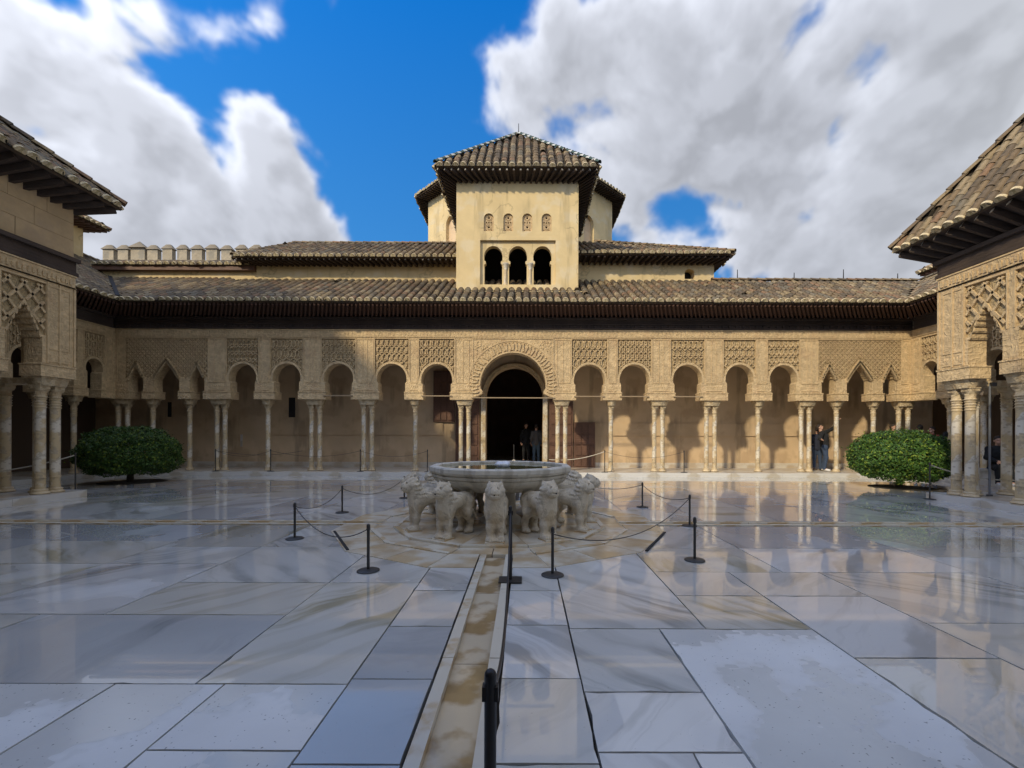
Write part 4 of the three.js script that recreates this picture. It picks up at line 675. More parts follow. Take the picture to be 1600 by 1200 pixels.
// ---------------------------------------------------------------- the tower with three arches over the arcade
{
  const tx = -.30, td = 17.0, hw = 2.28, g = thing('mirador_tower', 'square ochre tower with triple arched window above the middle of the arcade', 'tower', [tx, 6.5, -td]);
  const sh = new THREE.Shape(), y0 = 6.4, y1 = 10.93; sh.moveTo(-hw, y0); sh.lineTo(hw, y0); sh.lineTo(hw, y1); sh.lineTo(-hw, y1);
  const hole = (pts) => { const p = new THREE.Path(); pts.forEach(([x, y], i) => i ? p.lineTo(x, y) : p.moveTo(x, y)); p.closePath(); sh.holes.push(p); };
  hole([[-1.39, 7.08], [1.43, 7.08], [1.43, 8.74], [-1.39, 8.74]]);
  const wins = [-1.07, -.34, .37, 1.09]; const archPts = (c, w, yb, yt, n = 12) => { const P = [[c - w, yb]]; for (let k = 0; k <= n; k++) { const t = Math.PI - Math.PI * k / n; P.push([c + Math.cos(t) * w, yt - w + Math.sin(t) * w]); } P.push([c + w, yb]); return P; };
  for (const c of wins) hole(archPts(c, .185, 9.07, 9.74));
  part('front_wall', boxUV(new THREE.ExtrudeGeometry(sh, { depth: .45, bevelEnabled: false }).translate(tx, 0, -td - .45)), M.plaster, g);
  part('side_wall', box(tx - hw, tx - hw + .4, y0, y1, -td - .451, -td - 4.6), M.plaster, g); part('side_wall', box(tx + hw - .4, tx + hw, y0, y1, -td - .451, -td - 4.6), M.plaster, g);
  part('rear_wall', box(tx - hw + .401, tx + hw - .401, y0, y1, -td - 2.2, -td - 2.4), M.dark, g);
  part('room_floor', box(tx - hw + .401, tx + hw - .401, 6.9, 7.05, -td - .46, -td - 2.19), M.gal, g);
  part('base_sill', [box(tx - hw - .14, tx + hw + .14, 6.60, 6.79, -td + .16, -td - 3.0)], M.plaster, g);
  // recessed arcade: three arches on two little columns
  const s2 = new THREE.Shape(); const x = [-1.39, 1.43], cs = [-.905, .02, .945], w = .335; s2.moveTo(x[0], 7.08);
  for (const c of cs) { s2.lineTo(c - w - .0, 7.08); s2.lineTo(c - w, 7.86); s2.lineTo(c - w + .05, 7.9); s2.lineTo(c - w + .05, 7.98); s2.lineTo(c - w - .01, 8.02); for (let k = 0; k <= 14; k++) { const t = Math.PI * 1.06 - Math.PI * 1.12 * k / 14; s2.lineTo(c + Math.cos(t) * (w + .015), 8.16 + Math.sin(t) * (w + .07)); } s2.lineTo(c + w + .01, 8.02); s2.lineTo(c + w - .05, 7.98); s2.lineTo(c + w - .05, 7.9); s2.lineTo(c + w, 7.86); s2.lineTo(c + w, 7.08); }
  s2.lineTo(x[1], 7.08); s2.lineTo(x[1], 8.74); s2.lineTo(x[0], 8.74);
  const pier = part('triple_arch', boxUV(new THREE.ExtrudeGeometry(s2, { depth: .25, bevelEnabled: false }).translate(tx, 0, -td - .36)), M.plaster, g);
  for (const c of [-.4425, .4825]) { part('window_column', boxUV(lathe([[.085, 7.08], [.085, 7.14], [.06, 7.18], [.055, 7.66], [.075, 7.7], [.06, 7.73], [.1, 7.84], [.12, 7.86], [.12, 7.9]], 12).translate(tx + c, 0, -td - .10)), M.column, g); }
  // pierced stucco lattices in the four small windows
  for (const c of wins) {
    const P = archPts(c, .183, 9.072, 9.738), ls = new THREE.Shape(P.map(([a, b]) => new THREE.Vector2(a, b)));
    for (const [hx, hy, r] of [[0, 9.60, .04], [0, 9.25, .04], [-.09, 9.42, .025], [.09, 9.42, .025], [-.1, 9.14, .022], [.1, 9.14, .022], [-.1, 9.33, .02], [.1, 9.33, .02], [0, 9.42, .03], [-.09, 9.54, .02], [.09, 9.54, .02]]) ls.holes.push(new THREE.Path().absarc(c + hx, hy, r, 0, Math.PI * 2));
    const list = [new THREE.ExtrudeGeometry(ls, { depth: .05, bevelEnabled: false, curveSegments: 6 })];
    for (const hy of [9.60, 9.25]) list.push(new THREE.TorusGeometry(.075, .016, 5, 14).translate(c, hy, .055), new THREE.TorusGeometry(.115, .012, 5, 14).translate(c, hy, .052)); for (const sx of [-.09, .09]) list.push(new THREE.TorusGeometry(.045, .012, 5, 10).translate(c + sx, 9.42, .052));
    part('window_lattice', boxUV(merge(list).translate(tx, 0, -td - .13)), M.stuccoPlain, g);
  }
  // roof: four slopes, deep eaves
  const ov = .66, ey = 11.17, cz = td + 2.3, E = (dx, dd) => V(tx + dx * (hw + ov), ey, -(cz + dd * (2.3 + ov))), apex = V(tx, 14.15, -cz), a = E(-1, -1), b = E(1, -1), c = E(1, 1), d = E(-1, 1);
  roofSlope(g, [a, b, apex], { p: .29, exp: .34, single: 12, cap: 110, dark: .8 }); roofSlope(g, [b, c, apex], { single: 1, cap: 26, dark: .8 }); roofSlope(g, [d, a, apex], { single: 1, cap: 26, dark: .8 }); roofSlope(g, [c, d, apex], { single: 0 });
  for (const q of [a, b]) ridgeRun(g, q.clone().add(V(0, .07, 0)), apex.clone().add(V(0, .07, 0)), { r: .10, step: .17, pale: 1 });
  part('finial', boxUV(lathe([[.09, 0], [.1, .08], [.04, .14], [.015, .2], [.012, .5], [0, .52]], 8).translate(tx, 14.16, -cz)), M.dark, g);
  const wl = 10.90, el = 11.04, in_ = .07;
  rafters(g, V(tx - hw, wl, -td), V(tx + hw, wl, -td), V(a.x + in_, el, a.z - in_), V(b.x - in_, el, b.z - in_), { step: .2, ends: true });
  rafters(g, V(tx - hw, wl, -td - 4.6), V(tx - hw, wl, -td), V(d.x + in_, el, d.z + in_), V(a.x + in_, el, a.z - in_), { step: .2 }); rafters(g, V(tx + hw, wl, -td), V(tx + hw, wl, -td - 4.6), V(b.x - in_, el, b.z - in_), V(c.x - in_, el, c.z + in_), { step: .2 });
}
// eight-sided lantern tower behind
{
  const cx = -.3, cd = 28, A = 5.88, Bq = 5.22, ey = 14.85, g = thing('lantern_tower', 'eight-sided pale tower with wide eaves rising behind the ochre mirador', 'tower', [cx, 5, -cd]);
  const oct = (ap, i) => { const r = ap / Math.cos(Math.PI / 8), t = Math.PI / 8 + i * Math.PI / 4; return [cx + Math.cos(t) * r, cd + Math.sin(t) * r]; };
  for (let i = 0; i < 8; i++) {
    const [x0, d0] = oct(Bq, i), [x1, d1] = oct(Bq, i + 1), L = Math.hypot(x1 - x0, d1 - d0), sh = new THREE.Shape([[-L / 2, 5], [L / 2, 5], [L / 2, 14.8], [-L / 2, 14.8]].map((p) => new THREE.Vector2(...p))), w = .44;
    for (const off of [0]) { const p = new THREE.Path(); p.moveTo(off - w, 11.6); p.lineTo(off - w, 12.75); for (let k = 0; k <= 10; k++) { const t = Math.PI - Math.PI * k / 10; p.lineTo(off + Math.cos(t) * w, 12.75 + Math.sin(t) * w); } p.lineTo(off + w, 11.6); p.closePath(); sh.holes.push(p); }
    const mx = (x0 + x1) / 2, md = (d0 + d1) / 2, F = facadeFrame(mx, md, (x0 - x1) / L, (d0 - d1) / L), n = new THREE.Vector3().setFromMatrixColumn(F, 2), flip = n.x * (mx - cx) - n.z * (md - cd) < 0, G = flip ? facadeFrame(mx, md, (x1 - x0) / L, (d1 - d0) / L) : F;
    part('wall', boxUV(new THREE.ExtrudeGeometry(sh, { depth: .3, bevelEnabled: false }).translate(0, 0, -.3).applyMatrix4(G)), M.plaster, g);
    part('window_infill', boxUV(new THREE.PlaneGeometry(L - .1, 2.4).translate(0, 12.4, -.2).applyMatrix4(G)), M.gal, g);
    const [ex0, ed0] = oct(A + .02, i), [ex1, ed1] = oct(A + .02, i + 1), p0 = V(ex0, ey, -ed0), p1 = V(ex1, ey, -ed1), ap = V(cx, ey + 1.9, -cd), front = md < cd + 1;
    const nn = p1.clone().sub(p0).cross(ap.clone().sub(p0)); roofSlope(g, nn.y > 0 ? [p0, p1, ap] : [p1, p0, ap], { single: front ? 1 : 0, cap: 24, dark: .8, p: .27 });
    const wl0 = V(x0, ey - .16, -d0), wl1 = V(x1, ey - .16, -d1); rafters(g, wl0, wl1, V(lerp(ex0, cx, .015), ey - .12, -lerp(ed0, cd, .015)), V(lerp(ex1, cx, .015), ey - .12, -lerp(ed1, cd, .015)), { step: .2 });
  }
}
// long upper wings either side of the tower
{
  const g = thing('upper_wing', 'long low upper storey with hipped tiled roof left of the square tower', 'building', [-7, 7.5, -18.6]);
  part('wall', box(-11.0, -2.4, 7.3, 8.45, -18.62, -22), M.plaster, g);
  const a = V(-11.55, 8.52, -17.95), b = V(-2.5, 8.52, -17.95), c = V(-2.5, 10.25, -21), d = V(-10.6, 10.25, -21), e = V(-12.6, 8.52, -22.4);
  roofSlope(g, [a, b, c, d], { single: 2, cap: 80, dark: .95 }); roofSlope(g, [e, a, d], { single: 1, cap: 30 }); ridgeRun(g, a, d); ridgeRun(g, d.clone().add(V(0, .01, 0)), c.clone().add(V(0, .01, 0)));
  rafters(g, V(-11, 8.36, -18.6), V(-2.45, 8.36, -18.6), V(-11.45, 8.42, -18.03), V(-2.45, 8.42, -18.03), { step: .22, ends: true });
  rafters(g, V(-11, 8.36, -21.5), V(-11, 8.36, -18.6), V(-11.5, 8.42, -21.5), V(-11.5, 8.42, -18.1), { step: .22 });
  part('parapet', box(-20, -11.01, 7.3, 8.35, -18.66, -19.3), M.plaster, g);
  const cop = roofSlope(g, [V(-17.6, 8.36, -18.42), V(-11.0, 8.36, -18.42), V(-11.0, 8.6, -18.9), V(-17.6, 8.6, -18.9)], { single: 1, cap: 40, dark: 1.2 });
  part('cornice', box(-17.6, -11.02, 8.12, 8.28, -18.46, -18.66), M.woodRed, g);
}
{
  const g = thing('upper_wing', 'shorter upper storey with shallow tiled hip roof right of the square tower', 'building', [5, 7.5, -18.6]);
  const sh = new THREE.Shape([[1.9, 7.3], [7.72, 7.3], [7.72, 8.55], [1.9, 8.55]].map((p) => new THREE.Vector2(...p))), h = new THREE.Path(); h.moveTo(6.52, 7.86); h.lineTo(6.52, 8.1); for (let k = 0; k <= 8; k++) { const t = Math.PI - Math.PI * k / 8; h.lineTo(6.72 + Math.cos(t) * .2, 8.1 + Math.sin(t) * .17); } h.lineTo(6.92, 7.86); h.closePath(); sh.holes.push(h);
  part('wall', boxUV(new THREE.ExtrudeGeometry(sh, { depth: .4, bevelEnabled: false }).translate(0, 0, -19.02)), M.plaster, g);
  part('side_wall', box(7.3, 7.72, 7.3, 8.55, -19.03, -25), M.plaster, g);
  part('window_recess', box(6.4, 7.1, 7.6, 8.4, -19.06, -19.1), M.dark, g);
  const a = V(1.9, 8.68, -17.95), b = V(8.25, 8.68, -17.95), d = V(3.4, 10.85, -22.2), e = V(1.9, 10.85, -22.2), f = V(8.25, 8.68, -25);
  roofSlope(g, [a, b, d, e], { single: 2, cap: 60, dark: 1.2 }); roofSlope(g, [b, f, d], { single: 1, cap: 32, dark: 1.15 }); ridgeRun(g, b.clone().add(V(0, .04, 0)), d.clone().add(V(0, .04, 0)));
  rafters(g, V(1.9, 8.46, -18.6), V(7.7, 8.46, -18.6), V(1.9, 8.57, -18.03), V(8.17, 8.57, -18.03), { step: .23, ends: false }); rafters(g, V(7.72, 8.46, -18.6), V(7.72, 8.46, -24.8), V(8.17, 8.57, -18.03), V(8.17, 8.57, -24.8), { step: .23 });
}
for (const [px, hgt] of [[8.6, .34], [10.9, .22], [12.9, .36], [15.1, .2]]) { const m = part('lightning_rod', boxUV(new THREE.CylinderGeometry(.014, .02, hgt, 5).translate(px, 7.85 + hgt / 2, -18.45)), M.dark, scene); tag(m, ['short dark spike on the ridge just right of the upper wing', 'tiny dark spike on the right ridge, second from the tower', 'dark spike on the right ridge, third from the tower', 'tiny dark spike on the ridge nearest the right pavilion'][[8.6, 10.9, 12.9, 15.1].indexOf(px)], 'spike'); }
// battlemented wall
{
  const g = thing('battlement_wall', 'pale old wall topped with pyramid-capped merlons beyond the left roofs', 'wall', [-20, 0, -26]);
  part('wall', box(-24.4, -14.8, 0, 11.36, -26, -26.7), M.grey, g);
  for (let i = 0; i < 11; i++) {
    const x = -23.86 + i * .845, w = i === 2 ? .40 : .285 + rr(-.02, .03), h = i === 2 ? .72 : .66 + rr(-.03, .03), q = [];
    q.push(box(x - w, x + w, 11.35, 11.35 + h, -26.02, -26.30)); q.push(new THREE.CylinderGeometry(i === 2 ? .02 : w * .55, w * 1.10 * 1.414, i === 2 ? .42 : .28, 4, 1).rotateY(Math.PI / 4).scale(1, 1, 1.0).scale(1.12, 1, .62).translate(x, 11.35 + h + (i === 2 ? .21 : .14), -26.16));
    const mm = part('merlon', q[0], M.grey, g); part('cap', boxUV(plain(q[1])), M.cap, mm);
  }
}
// unseen hall behind the viewpoint and added block left, shaped to shade the court
{
  const g = thing('opposite_hall', 'tall plastered hall behind the viewpoint, unseen, sized to shade the court', 'building', [0, 0, 6]);
  part('wall', [box(-15, 4, 0, 12.9, 3.4, 16), box(-22, -15.01, 0, 13.9, 3.4, 16)], M.plaster, g); part('gallery_wall', box(-14.8, 14, 2.7, 5.7, 1.3, 1.7), M.stucco, g);
  for (let i = 0; i < 16; i++) column(g, -14 + i * 1.85, -1.5, 2.7, .09);
  part('gallery_roof', boxUV(new THREE.ExtrudeGeometry(new THREE.Shape([[.2, 6.0], [3.4, 7.8], [3.4, 7.6], [.2, 5.85]].map((p) => new THREE.Vector2(...p))), { depth: 28.8, bevelEnabled: false }).rotateY(-Math.PI / 2).translate(14, 0, 0)), M.deck, g);
  const t = thing('unseen_shade_block', 'unseen high block with hipped roof, added beyond the left pavilion to cast shade', 'building', [-20, 0, -3]);
  part('wall', box(-27, -15.6, 0, 13.6, 2, -6), M.plaster, t);
  const rf = new THREE.ConeGeometry(1, 1, 4, 1).rotateY(Math.PI / 4); part('roof', boxUV(plain(rf).scale(9.4, 6.2, 7).translate(-21.6, 16.7, -1.8)), M.deck, t);
}
// ---------------------------------------------------------------- smooth bodies from distance fields (surface nets)
function surfaceNet(f, lo, hi, cell) {
  const n = [0, 1, 2].map((k) => Math.ceil((hi[k] - lo[k]) / cell) + 1), [nx, ny, nz] = n, g = new Float32Array(nx * ny * nz);
  for (let k = 0, q = 0; k < nz; k++) for (let j = 0; j < ny; j++) for (let i = 0; i < nx; i++, q++) g[q] = f(lo[0] + i * cell, lo[1] + j * cell, lo[2] + k * cell);
  const idx = new Int32Array(nx * ny * nz).fill(-1), P = [], I = [], at = (i, j, k) => i + nx * (j + ny * k);
  for (let k = 0; k < nz - 1; k++) for (let j = 0; j < ny - 1; j++) for (let i = 0; i < nx - 1; i++) {
    let c = 0, x = 0, y = 0, z = 0; const v = (a, b, d) => g[at(i + a, j + b, k + d)];
    for (const [a, b] of EDGES) { const p = v(...a), q = v(...b); if ((p < 0) !== (q < 0)) { const t = p / (p - q); x += a[0] + t * (b[0] - a[0]); y += a[1] + t * (b[1] - a[1]); z += a[2] + t * (b[2] - a[2]); c++; } }
    if (c) { idx[at(i, j, k)] = P.length / 3; P.push(lo[0] + (i + x / c) * cell, lo[1] + (j + y / c) * cell, lo[2] + (k + z / c) * cell); }
  }
  const quad = (a, b, c, d, flip) => { if (a < 0 || b < 0 || c < 0 || d < 0) return; flip ? I.push(a, c, b, a, d, c) : I.push(a, b, c, a, c, d); };
  for (let k = 1; k < nz - 1; k++) for (let j = 1; j < ny - 1; j++) for (let i = 1; i < nx - 1; i++) {
    const s = g[at(i, j, k)] < 0;
    if (s !== g[at(i + 1, j, k)] < 0) quad(idx[at(i, j - 1, k - 1)], idx[at(i, j, k - 1)], idx[at(i, j, k)], idx[at(i, j - 1, k)], !s);
    if (s !== g[at(i, j + 1, k)] < 0) quad(idx[at(i - 1, j, k - 1)], idx[at(i - 1, j, k)], idx[at(i, j, k)], idx[at(i, j, k - 1)], !s);
    if (s !== g[at(i, j, k + 1)] < 0) quad(idx[at(i - 1, j - 1, k)], idx[at(i, j - 1, k)], idx[at(i, j, k)], idx[at(i - 1, j, k)], !s);
  }
  const geo = new THREE.BufferGeometry(); geo.setAttribute('position', new THREE.Float32BufferAttribute(P, 3)); geo.setIndex(I);
  const N = new Float32Array(P.length), e = cell * .5;
  for (let i = 0; i < P.length; i += 3) { const [x, y, z] = [P[i], P[i + 1], P[i + 2]]; let a = f(x + e, y, z) - f(x - e, y, z), b = f(x, y + e, z) - f(x, y - e, z), c = f(x, y, z + e) - f(x, y, z - e); const L = Math.hypot(a, b, c) || 1; N[i] = a / L; N[i + 1] = b / L; N[i + 2] = c / L; }
  geo.setAttribute('normal', new THREE.BufferAttribute(N, 3)); return geo;
}
const EDGES = []; for (const a of [0, 1]) for (const b of [0, 1]) EDGES.push([[0, a, b], [1, a, b]], [[a, 0, b], [a, 1, b]], [[a, b, 0], [a, b, 1]]);
const smin = (a, b, k) => { const h = Math.max(k - Math.abs(a - b), 0) / k; return Math.min(a, b) - h * h * k * .25; };
function capsule(c) { const [ax, ay, az, ra, bx, by, bz, rb] = c, dx = bx - ax, dy = by - ay, dz = bz - az, L = dx * dx + dy * dy + dz * dz || 1e-9; return (x, y, z) => { const t = clamp(((x - ax) * dx + (y - ay) * dy + (z - az) * dz) / L); return Math.hypot(x - ax - dx * t, y - ay - dy * t, z - az - dz * t) - (ra + (rb - ra) * t); }; }
const ball = (cx, cy, cz, rx, ry = rx, rz = rx) => { const m = Math.min(rx, ry, rz); return (x, y, z) => { const q = Math.hypot((x - cx) / rx, (y - cy) / ry, (z - cz) / rz); return (q - 1) * m; }; };
function field(list, k, extra) { return (x, y, z) => { let d = 9; for (const f of list) d = smin(d, f(x, y, z), k); return extra ? extra(d, x, y, z) : d; }; }

// ---------------------------------------------------------------- fountain
{
  const g = thing('stone_fountain', 'twelve-sided grey stone fountain bowl held up in the ring of lions', 'fountain', [FX, .03, FD * -1]);
  const prof = [[.30, .58], [.78, .60], [.86, .62], [.93, .665], [1.02, .70], [1.09, .75], [1.115, .79], [1.105, .80], [1.135, .815], [1.15, .85], [1.13, .86], [1.165, .875], [1.185, .91], [1.185, .965], [1.17, .982], [1.07, .985], [1.055, .975], [1.05, .90], [.9, .87], [.4, .85], [0, .85]];
  const bowl = plain(lathe(prof, 12).rotateY(Math.PI / 12)); bowl.computeVertexNormals(); { const uv = bowl.attributes.uv, p = bowl.attributes.position; for (let i = 0; i < uv.count; i++) uv.setXY(i, uv.getX(i) * 7.2, p.getY(i)); }
  part('bowl', bowl.translate(FX, 0, -FD), M.bowl, g);
  part('pedestal', boxUV(lathe([[.34, .03], [.34, .1], [.26, .14], [.24, .5], [.32, .58]], 16).translate(FX, 0, -FD)), M.bowl, g);
  for (let i = 0; i < 12; i++) { const a = i * Math.PI / 6; part('support_block', boxUV(new THREE.CylinderGeometry(.055, .07, .12, 10).translate(FX + Math.sin(a) * .86, .585, -FD + Math.cos(a) * .86)), M.bowl, g); }
  part('water', new THREE.CircleGeometry(1.049, 48).rotateX(-Math.PI / 2).translate(FX, .945, -FD), new THREE.MeshStandardMaterial({ color: new THREE.Color().setRGB(.13, .115, .045), roughness: .04, bumpMap: T.plainB, bumpScale: .006 }), g);
  const foam = surfaceNet(field(Array.from({ length: 26 }, () => { const a = rr(0, 6.3), r = Math.sqrt(R()) * .13; return ball(Math.cos(a) * r, .02 + (.13 - r) * .35 * R() + .01, Math.sin(a) * r, .025 + .02 * R()); }), .03), [-.22, -.06, -.22], [.22, .16, .22], .008);
  part('water_jet', boxUV(foam).translate(FX + .02, .955, -FD), new THREE.MeshPhysicalMaterial({ color: new THREE.Color().setRGB(.82, .85, .9), roughness: .25, transmission: .25, thickness: 0 }), g);
}
// twelve stone lions; +z is outwards
{
  const L = [
    capsule([0, .52, -.30, .128, 0, .53, .05, .125]), capsule([0, .53, .0, .125, 0, .48, .17, .148]), capsule([0, .37, .20, .118, 0, .56, .20, .130]), capsule([0, .55, .19, .13, 0, .68, .245, .112]),
    ball(0, .735, .265, .108, .108, .112), capsule([0, .715, .31, .072, 0, .70, .375, .058]), ball(0, .70, .40, .05, .045, .03), ball(0, .655, .355, .05, .028, .045),
    ball(.07, .70, .25, .06, .09, .06), ball(-.07, .70, .25, .06, .09, .06),
    capsule([.075, .42, .20, .075, .068, .20, .225, .054]), capsule([.068, .20, .225, .054, .068, .03, .235, .05]), ball(.07, .03, .285, .056, .036, .075),
    capsule([-.075, .42, .20, .075, -.068, .20, .225, .054]), capsule([-.068, .20, .225, .054, -.068, .03, .235, .05]), ball(-.07, .03, .285, .056, .036, .075),
  ];
  for (const s of [-1, 1]) L.push(capsule([s * .07, .48, -.30, .100, s * .08, .32, -.23, .072]), capsule([s * .08, .32, -.23, .068, s * .08, .17, -.33, .045]), capsule([s * .085, .17, -.34, .052, s * .082, .03, -.31, .048]), ball(s * .082, .028, -.26, .05, .032, .075));
  const ears = [1, -1].map((s) => capsule([s * .072, .80, .235, .034, s * .085, .845, .23, .02]));
  const tail = [[0, .54, -.43], [.04, .42, -.485], [.10, .30, -.46], [.14, .24, -.38], [.15, .36, -.30]];
  const tl = tail.slice(1).map((p, i) => capsule([...tail[i], .022, ...p, .022]));
  const base = field(L, .06), fine = (x, y, z) => {
    let d = base(x, y, z);
    for (const e of ears) d = smin(d, e(x, y, z), .025); for (const t of tl) d = smin(d, t(x, y, z), .02);
    const mane = smooth(.50, .6, y) * smooth(.30, .22, z) * smooth(.02, .10, z) ; if (mane > 0) d += .006 * mane * Math.sin(y * 95 + Math.abs(x) * 30) + .003 * mane * Math.sin(Math.atan2(x, z - .15) * 22);
    for (const s of [-1, 1]) { d = Math.max(d, -(Math.hypot(x - s * .045, y - .762, z - .372) - .020)); const eb = Math.hypot(x - s * .045, y - .762, z - .362) - .013; d = Math.min(d, eb); const cut = Math.hypot((x - s * .165) / .9, y - .44, (z - .09)) - .19; if (Math.abs(x) > .09) d += .006 * Math.exp(-Math.pow(cut / .012, 2)); }
    const mouth = Math.hypot((y - .672) * 1.0, Math.max(0, z < .36 ? .36 - z : 0)) ; if (Math.abs(x) < .055 && z > .33) d += .012 * Math.exp(-Math.pow((y - .682) / .009, 2));
    if (z > .2 && y < .06) for (const s of [-1, 1]) for (const t of [-.02, .018]) d += .006 * Math.exp(-Math.pow((x - s * .07 - t) / .006, 2)) * smooth(.30, .34, z);
    d += .003 * (vnoise(x * 18 + 50, y * 18, z * 18) - .5) + .002 * (vnoise(x * 60 + 50, y * 60, z * 60) - .5);
    return Math.max(d, .002 - y);
  };
  const geo = boxUV(surfaceNet(fine, [-.24, -.02, -.56], [.24, .9, .48], .0085));
  const plinth = () => boxUV(new THREE.BoxGeometry(.27, .03, .22).translate(0, .0, .27));
  const Lb = ['stone lion directly facing the viewpoint, in front of the middle of the bowl', 'stone lion turned half right, just right of the front lion', 'stone lion at the right of the ring with raised head seen in three-quarter view', 'stone lion facing right, partly hidden behind the bowl\'s right edge', 'lion behind the bowl at the far right of the ring', 'lion at the back of the bowl, right of the rearmost one', 'rearmost lion hidden behind the fountain bowl', 'lion at the back of the bowl, left of the rearmost one', 'lion behind the bowl at the far left of the ring', 'stone lion facing left, its head just showing past the bowl\'s left edge', 'stone lion at the left of the ring with greenish back, in three-quarter view', 'stone lion turned half left with curled flank relief, just left of the front lion'];
  const proto = new THREE.Group(); proto.name = 'stone_lion';
  const b = shade(new THREE.Mesh(geo, M.lion)); b.name = 'body'; proto.add(b);
  const st = shade(new THREE.Mesh(plinth(), M.kerb[1])); st.name = 'paw_slab'; st.position.y = .004; proto.add(st);
  const spout = shade(new THREE.Mesh(boxUV(new THREE.CylinderGeometry(.011, .011, .05, 8).rotateX(Math.PI / 2)), M.iron)); spout.name = 'water_spout'; spout.position.set(0, .685, .425); proto.add(spout);
  for (let i = 0; i < 12; i++) { const o = i ? proto.clone() : proto, a = i * Math.PI / 6; o.name = numbered('stone_lion'); o.position.set(FX + Math.sin(a) * 1.25, .034, -FD + Math.cos(a) * 1.25); o.rotation.y = a + rr(-.05, .05); o.scale.setScalar(rr(.93, .965)); tag(o, Lb[i], 'lion statue', 'stone lions round the fountain'); scene.add(o); }
}
// ---------------------------------------------------------------- barrier posts, chains, ropes
const gy = (d, x = 0) => (d > 16 ? PF + .006 : .004);
function stanchion(px, py, label, { h = .5, d, group = 'low barrier posts round the fountain', yb } = {}) {
  const dd = d ?? 711 * 1.5 / (py - 678), x = (px - 820) * dd / 711, y = yb ?? gy(dd), t = thing('barrier_post', label, 'post', [x, y, -dd], group);
  part('post', boxUV(merge([new THREE.CylinderGeometry(.016, .016, h - .02, 12).translate(0, h / 2, 0), new THREE.CylinderGeometry(.020, .020, .035, 12).translate(0, h - .02, 0), new THREE.SphereGeometry(.017, 10, 6).translate(0, h - .004, 0)])).translate(x, y, -dd), M.ironGrey, t);
  part('base_disc', boxUV(lathe([[0, .022], [.03, .022], [.105, .014], [.12, .006], [.12, 0]], 28)).translate(x, y, -dd), M.ironGrey, t);
  const ring = part('chain_ring', boxUV(new THREE.TorusGeometry(.02, .005, 6, 12).rotateX(Math.PI / 2)).translate(x, y + h - .045, -dd), M.ironGrey, t);
  return V(x, y + h - .045, -dd);
}
const S1 = stanchion(576, 893, 'barrier post on the white slabs in front left of the fountain, nearest on that side');
const S2 = stanchion(461, 843, 'barrier post furthest left of the fountain, just before the cross channel');
const S3 = stanchion(535, 802, 'barrier post left of the fountain just beyond the cross channel');
const S4 = stanchion(632, 779, 'barrier post beside the heads of the left lions');
const S5 = stanchion(864, 899, 'barrier post on the white slabs in front right of the middle lion');
const S6 = stanchion(1086, 875, 'barrier post right of the fountain, before the cross channel');
const S7 = stanchion(1078, 821, 'barrier post at the cross channel, right of the fountain');
const S8 = stanchion(1004, 792, 'barrier post beyond the cross channel, right of the right lions');
const chain = (name, a, b, sag, r, m, label, cat, group) => tag(part(name, boxUV(tube(sagging(a, b, sag), r, 26, 6)), m, scene), label, cat, group);
chain('barrier_chain', S1, S2, .23, .006, M.ironGrey, 'dark chain sagging between the two posts left of the fountain, over the black slot', 'chain');
chain('barrier_chain', S2, S3, .15, .006, M.ironGrey, 'dark chain crossing above the left channel between two posts', 'chain');
chain('barrier_chain', S3, S4, .22, .006, M.ironGrey, 'dark chain sagging from the far left post to the post by the lions', 'chain');
chain('barrier_chain', S5.clone().add(V(0, -.02, 0)), S7, .3, .006, M.ironGrey, 'long dark chain sagging over the stained paving right of the fountain', 'chain');
chain('barrier_chain', S7, S8, .13, .006, M.ironGrey, 'dark chain between the two posts right of the fountain beyond the channel', 'chain');
chain('barrier_chain', S8, V(1.0, .5, -10.6), .17, .006, M.ironGrey, 'thin dark chain running left from the far right post behind the lions', 'chain');
// taller posts beside the channel
function tallPost(x, d, label) {
  const t = thing('tall_barrier_post', label, 'post', [x, .004, -d], 'tall square barrier posts beside the channel'), h = .76;
  part('post', boxUV(merge([new THREE.CylinderGeometry(.019, .019, h - .03, 16).translate(0, h / 2, 0), new THREE.SphereGeometry(.019, 14, 8).translate(0, h - .016, 0), new THREE.BoxGeometry(.05, .045, .03).translate(0, h - .07, 0)])).translate(x, .004, -d), M.iron, t);
  part('base_plate', boxUV(new THREE.BoxGeometry(.235, .012, .2)).translate(x, .012, -d), M.iron, t);
  return V(x, h - .06, -d);
}
const P1 = tallPost(-.143, 4.64, 'tall black barrier post with square foot beside the channel near the fountain'), P2 = tallPost(-.105, 1.42, 'black barrier post nearest the viewpoint, cut by the bottom of the picture');
chain('barrier_rope', P2, P1, .42, .008, M.iron, 'black rope sagging over the channel kerb between the two tall posts', 'rope');
// posts along the gallery step and in the corners
const F0 = { group: 'barrier posts along the edge of the arcade step', h: .78 }, fd = 16.15;
const far = [[337, 'barrier post on the step before the paired columns, left of the arcade'], [423, 'barrier post on the step beside a single column, second from the left corner'], [563, 'barrier post on the step left of the fountain, before a column pair'], [668, 'barrier post on the step just above the left rim of the fountain'], [945, 'barrier post on the step just right of the fountain bowl'], [1069, 'barrier post on the step in the sunlit part of the arcade']].map(([px, l]) => stanchion(px, 0, l, { ...F0, d: fd }));
chain('barrier_chain', V(-8.6, .82, -17.6), far[0], .16, .007, M.ironGrey, 'thin dark chain from the left single column to the first step post', 'chain');
for (const [i, j, l] of [[0, 1, 'thin dark chain between the two step posts at the left'], [1, 2, 'thin dark chain along the step across two column pairs'], [2, 3, 'thin dark chain on the step left of the fountain']]) chain('barrier_chain', far[i], far[j], .2, .006, M.ironGrey, l, 'chain');
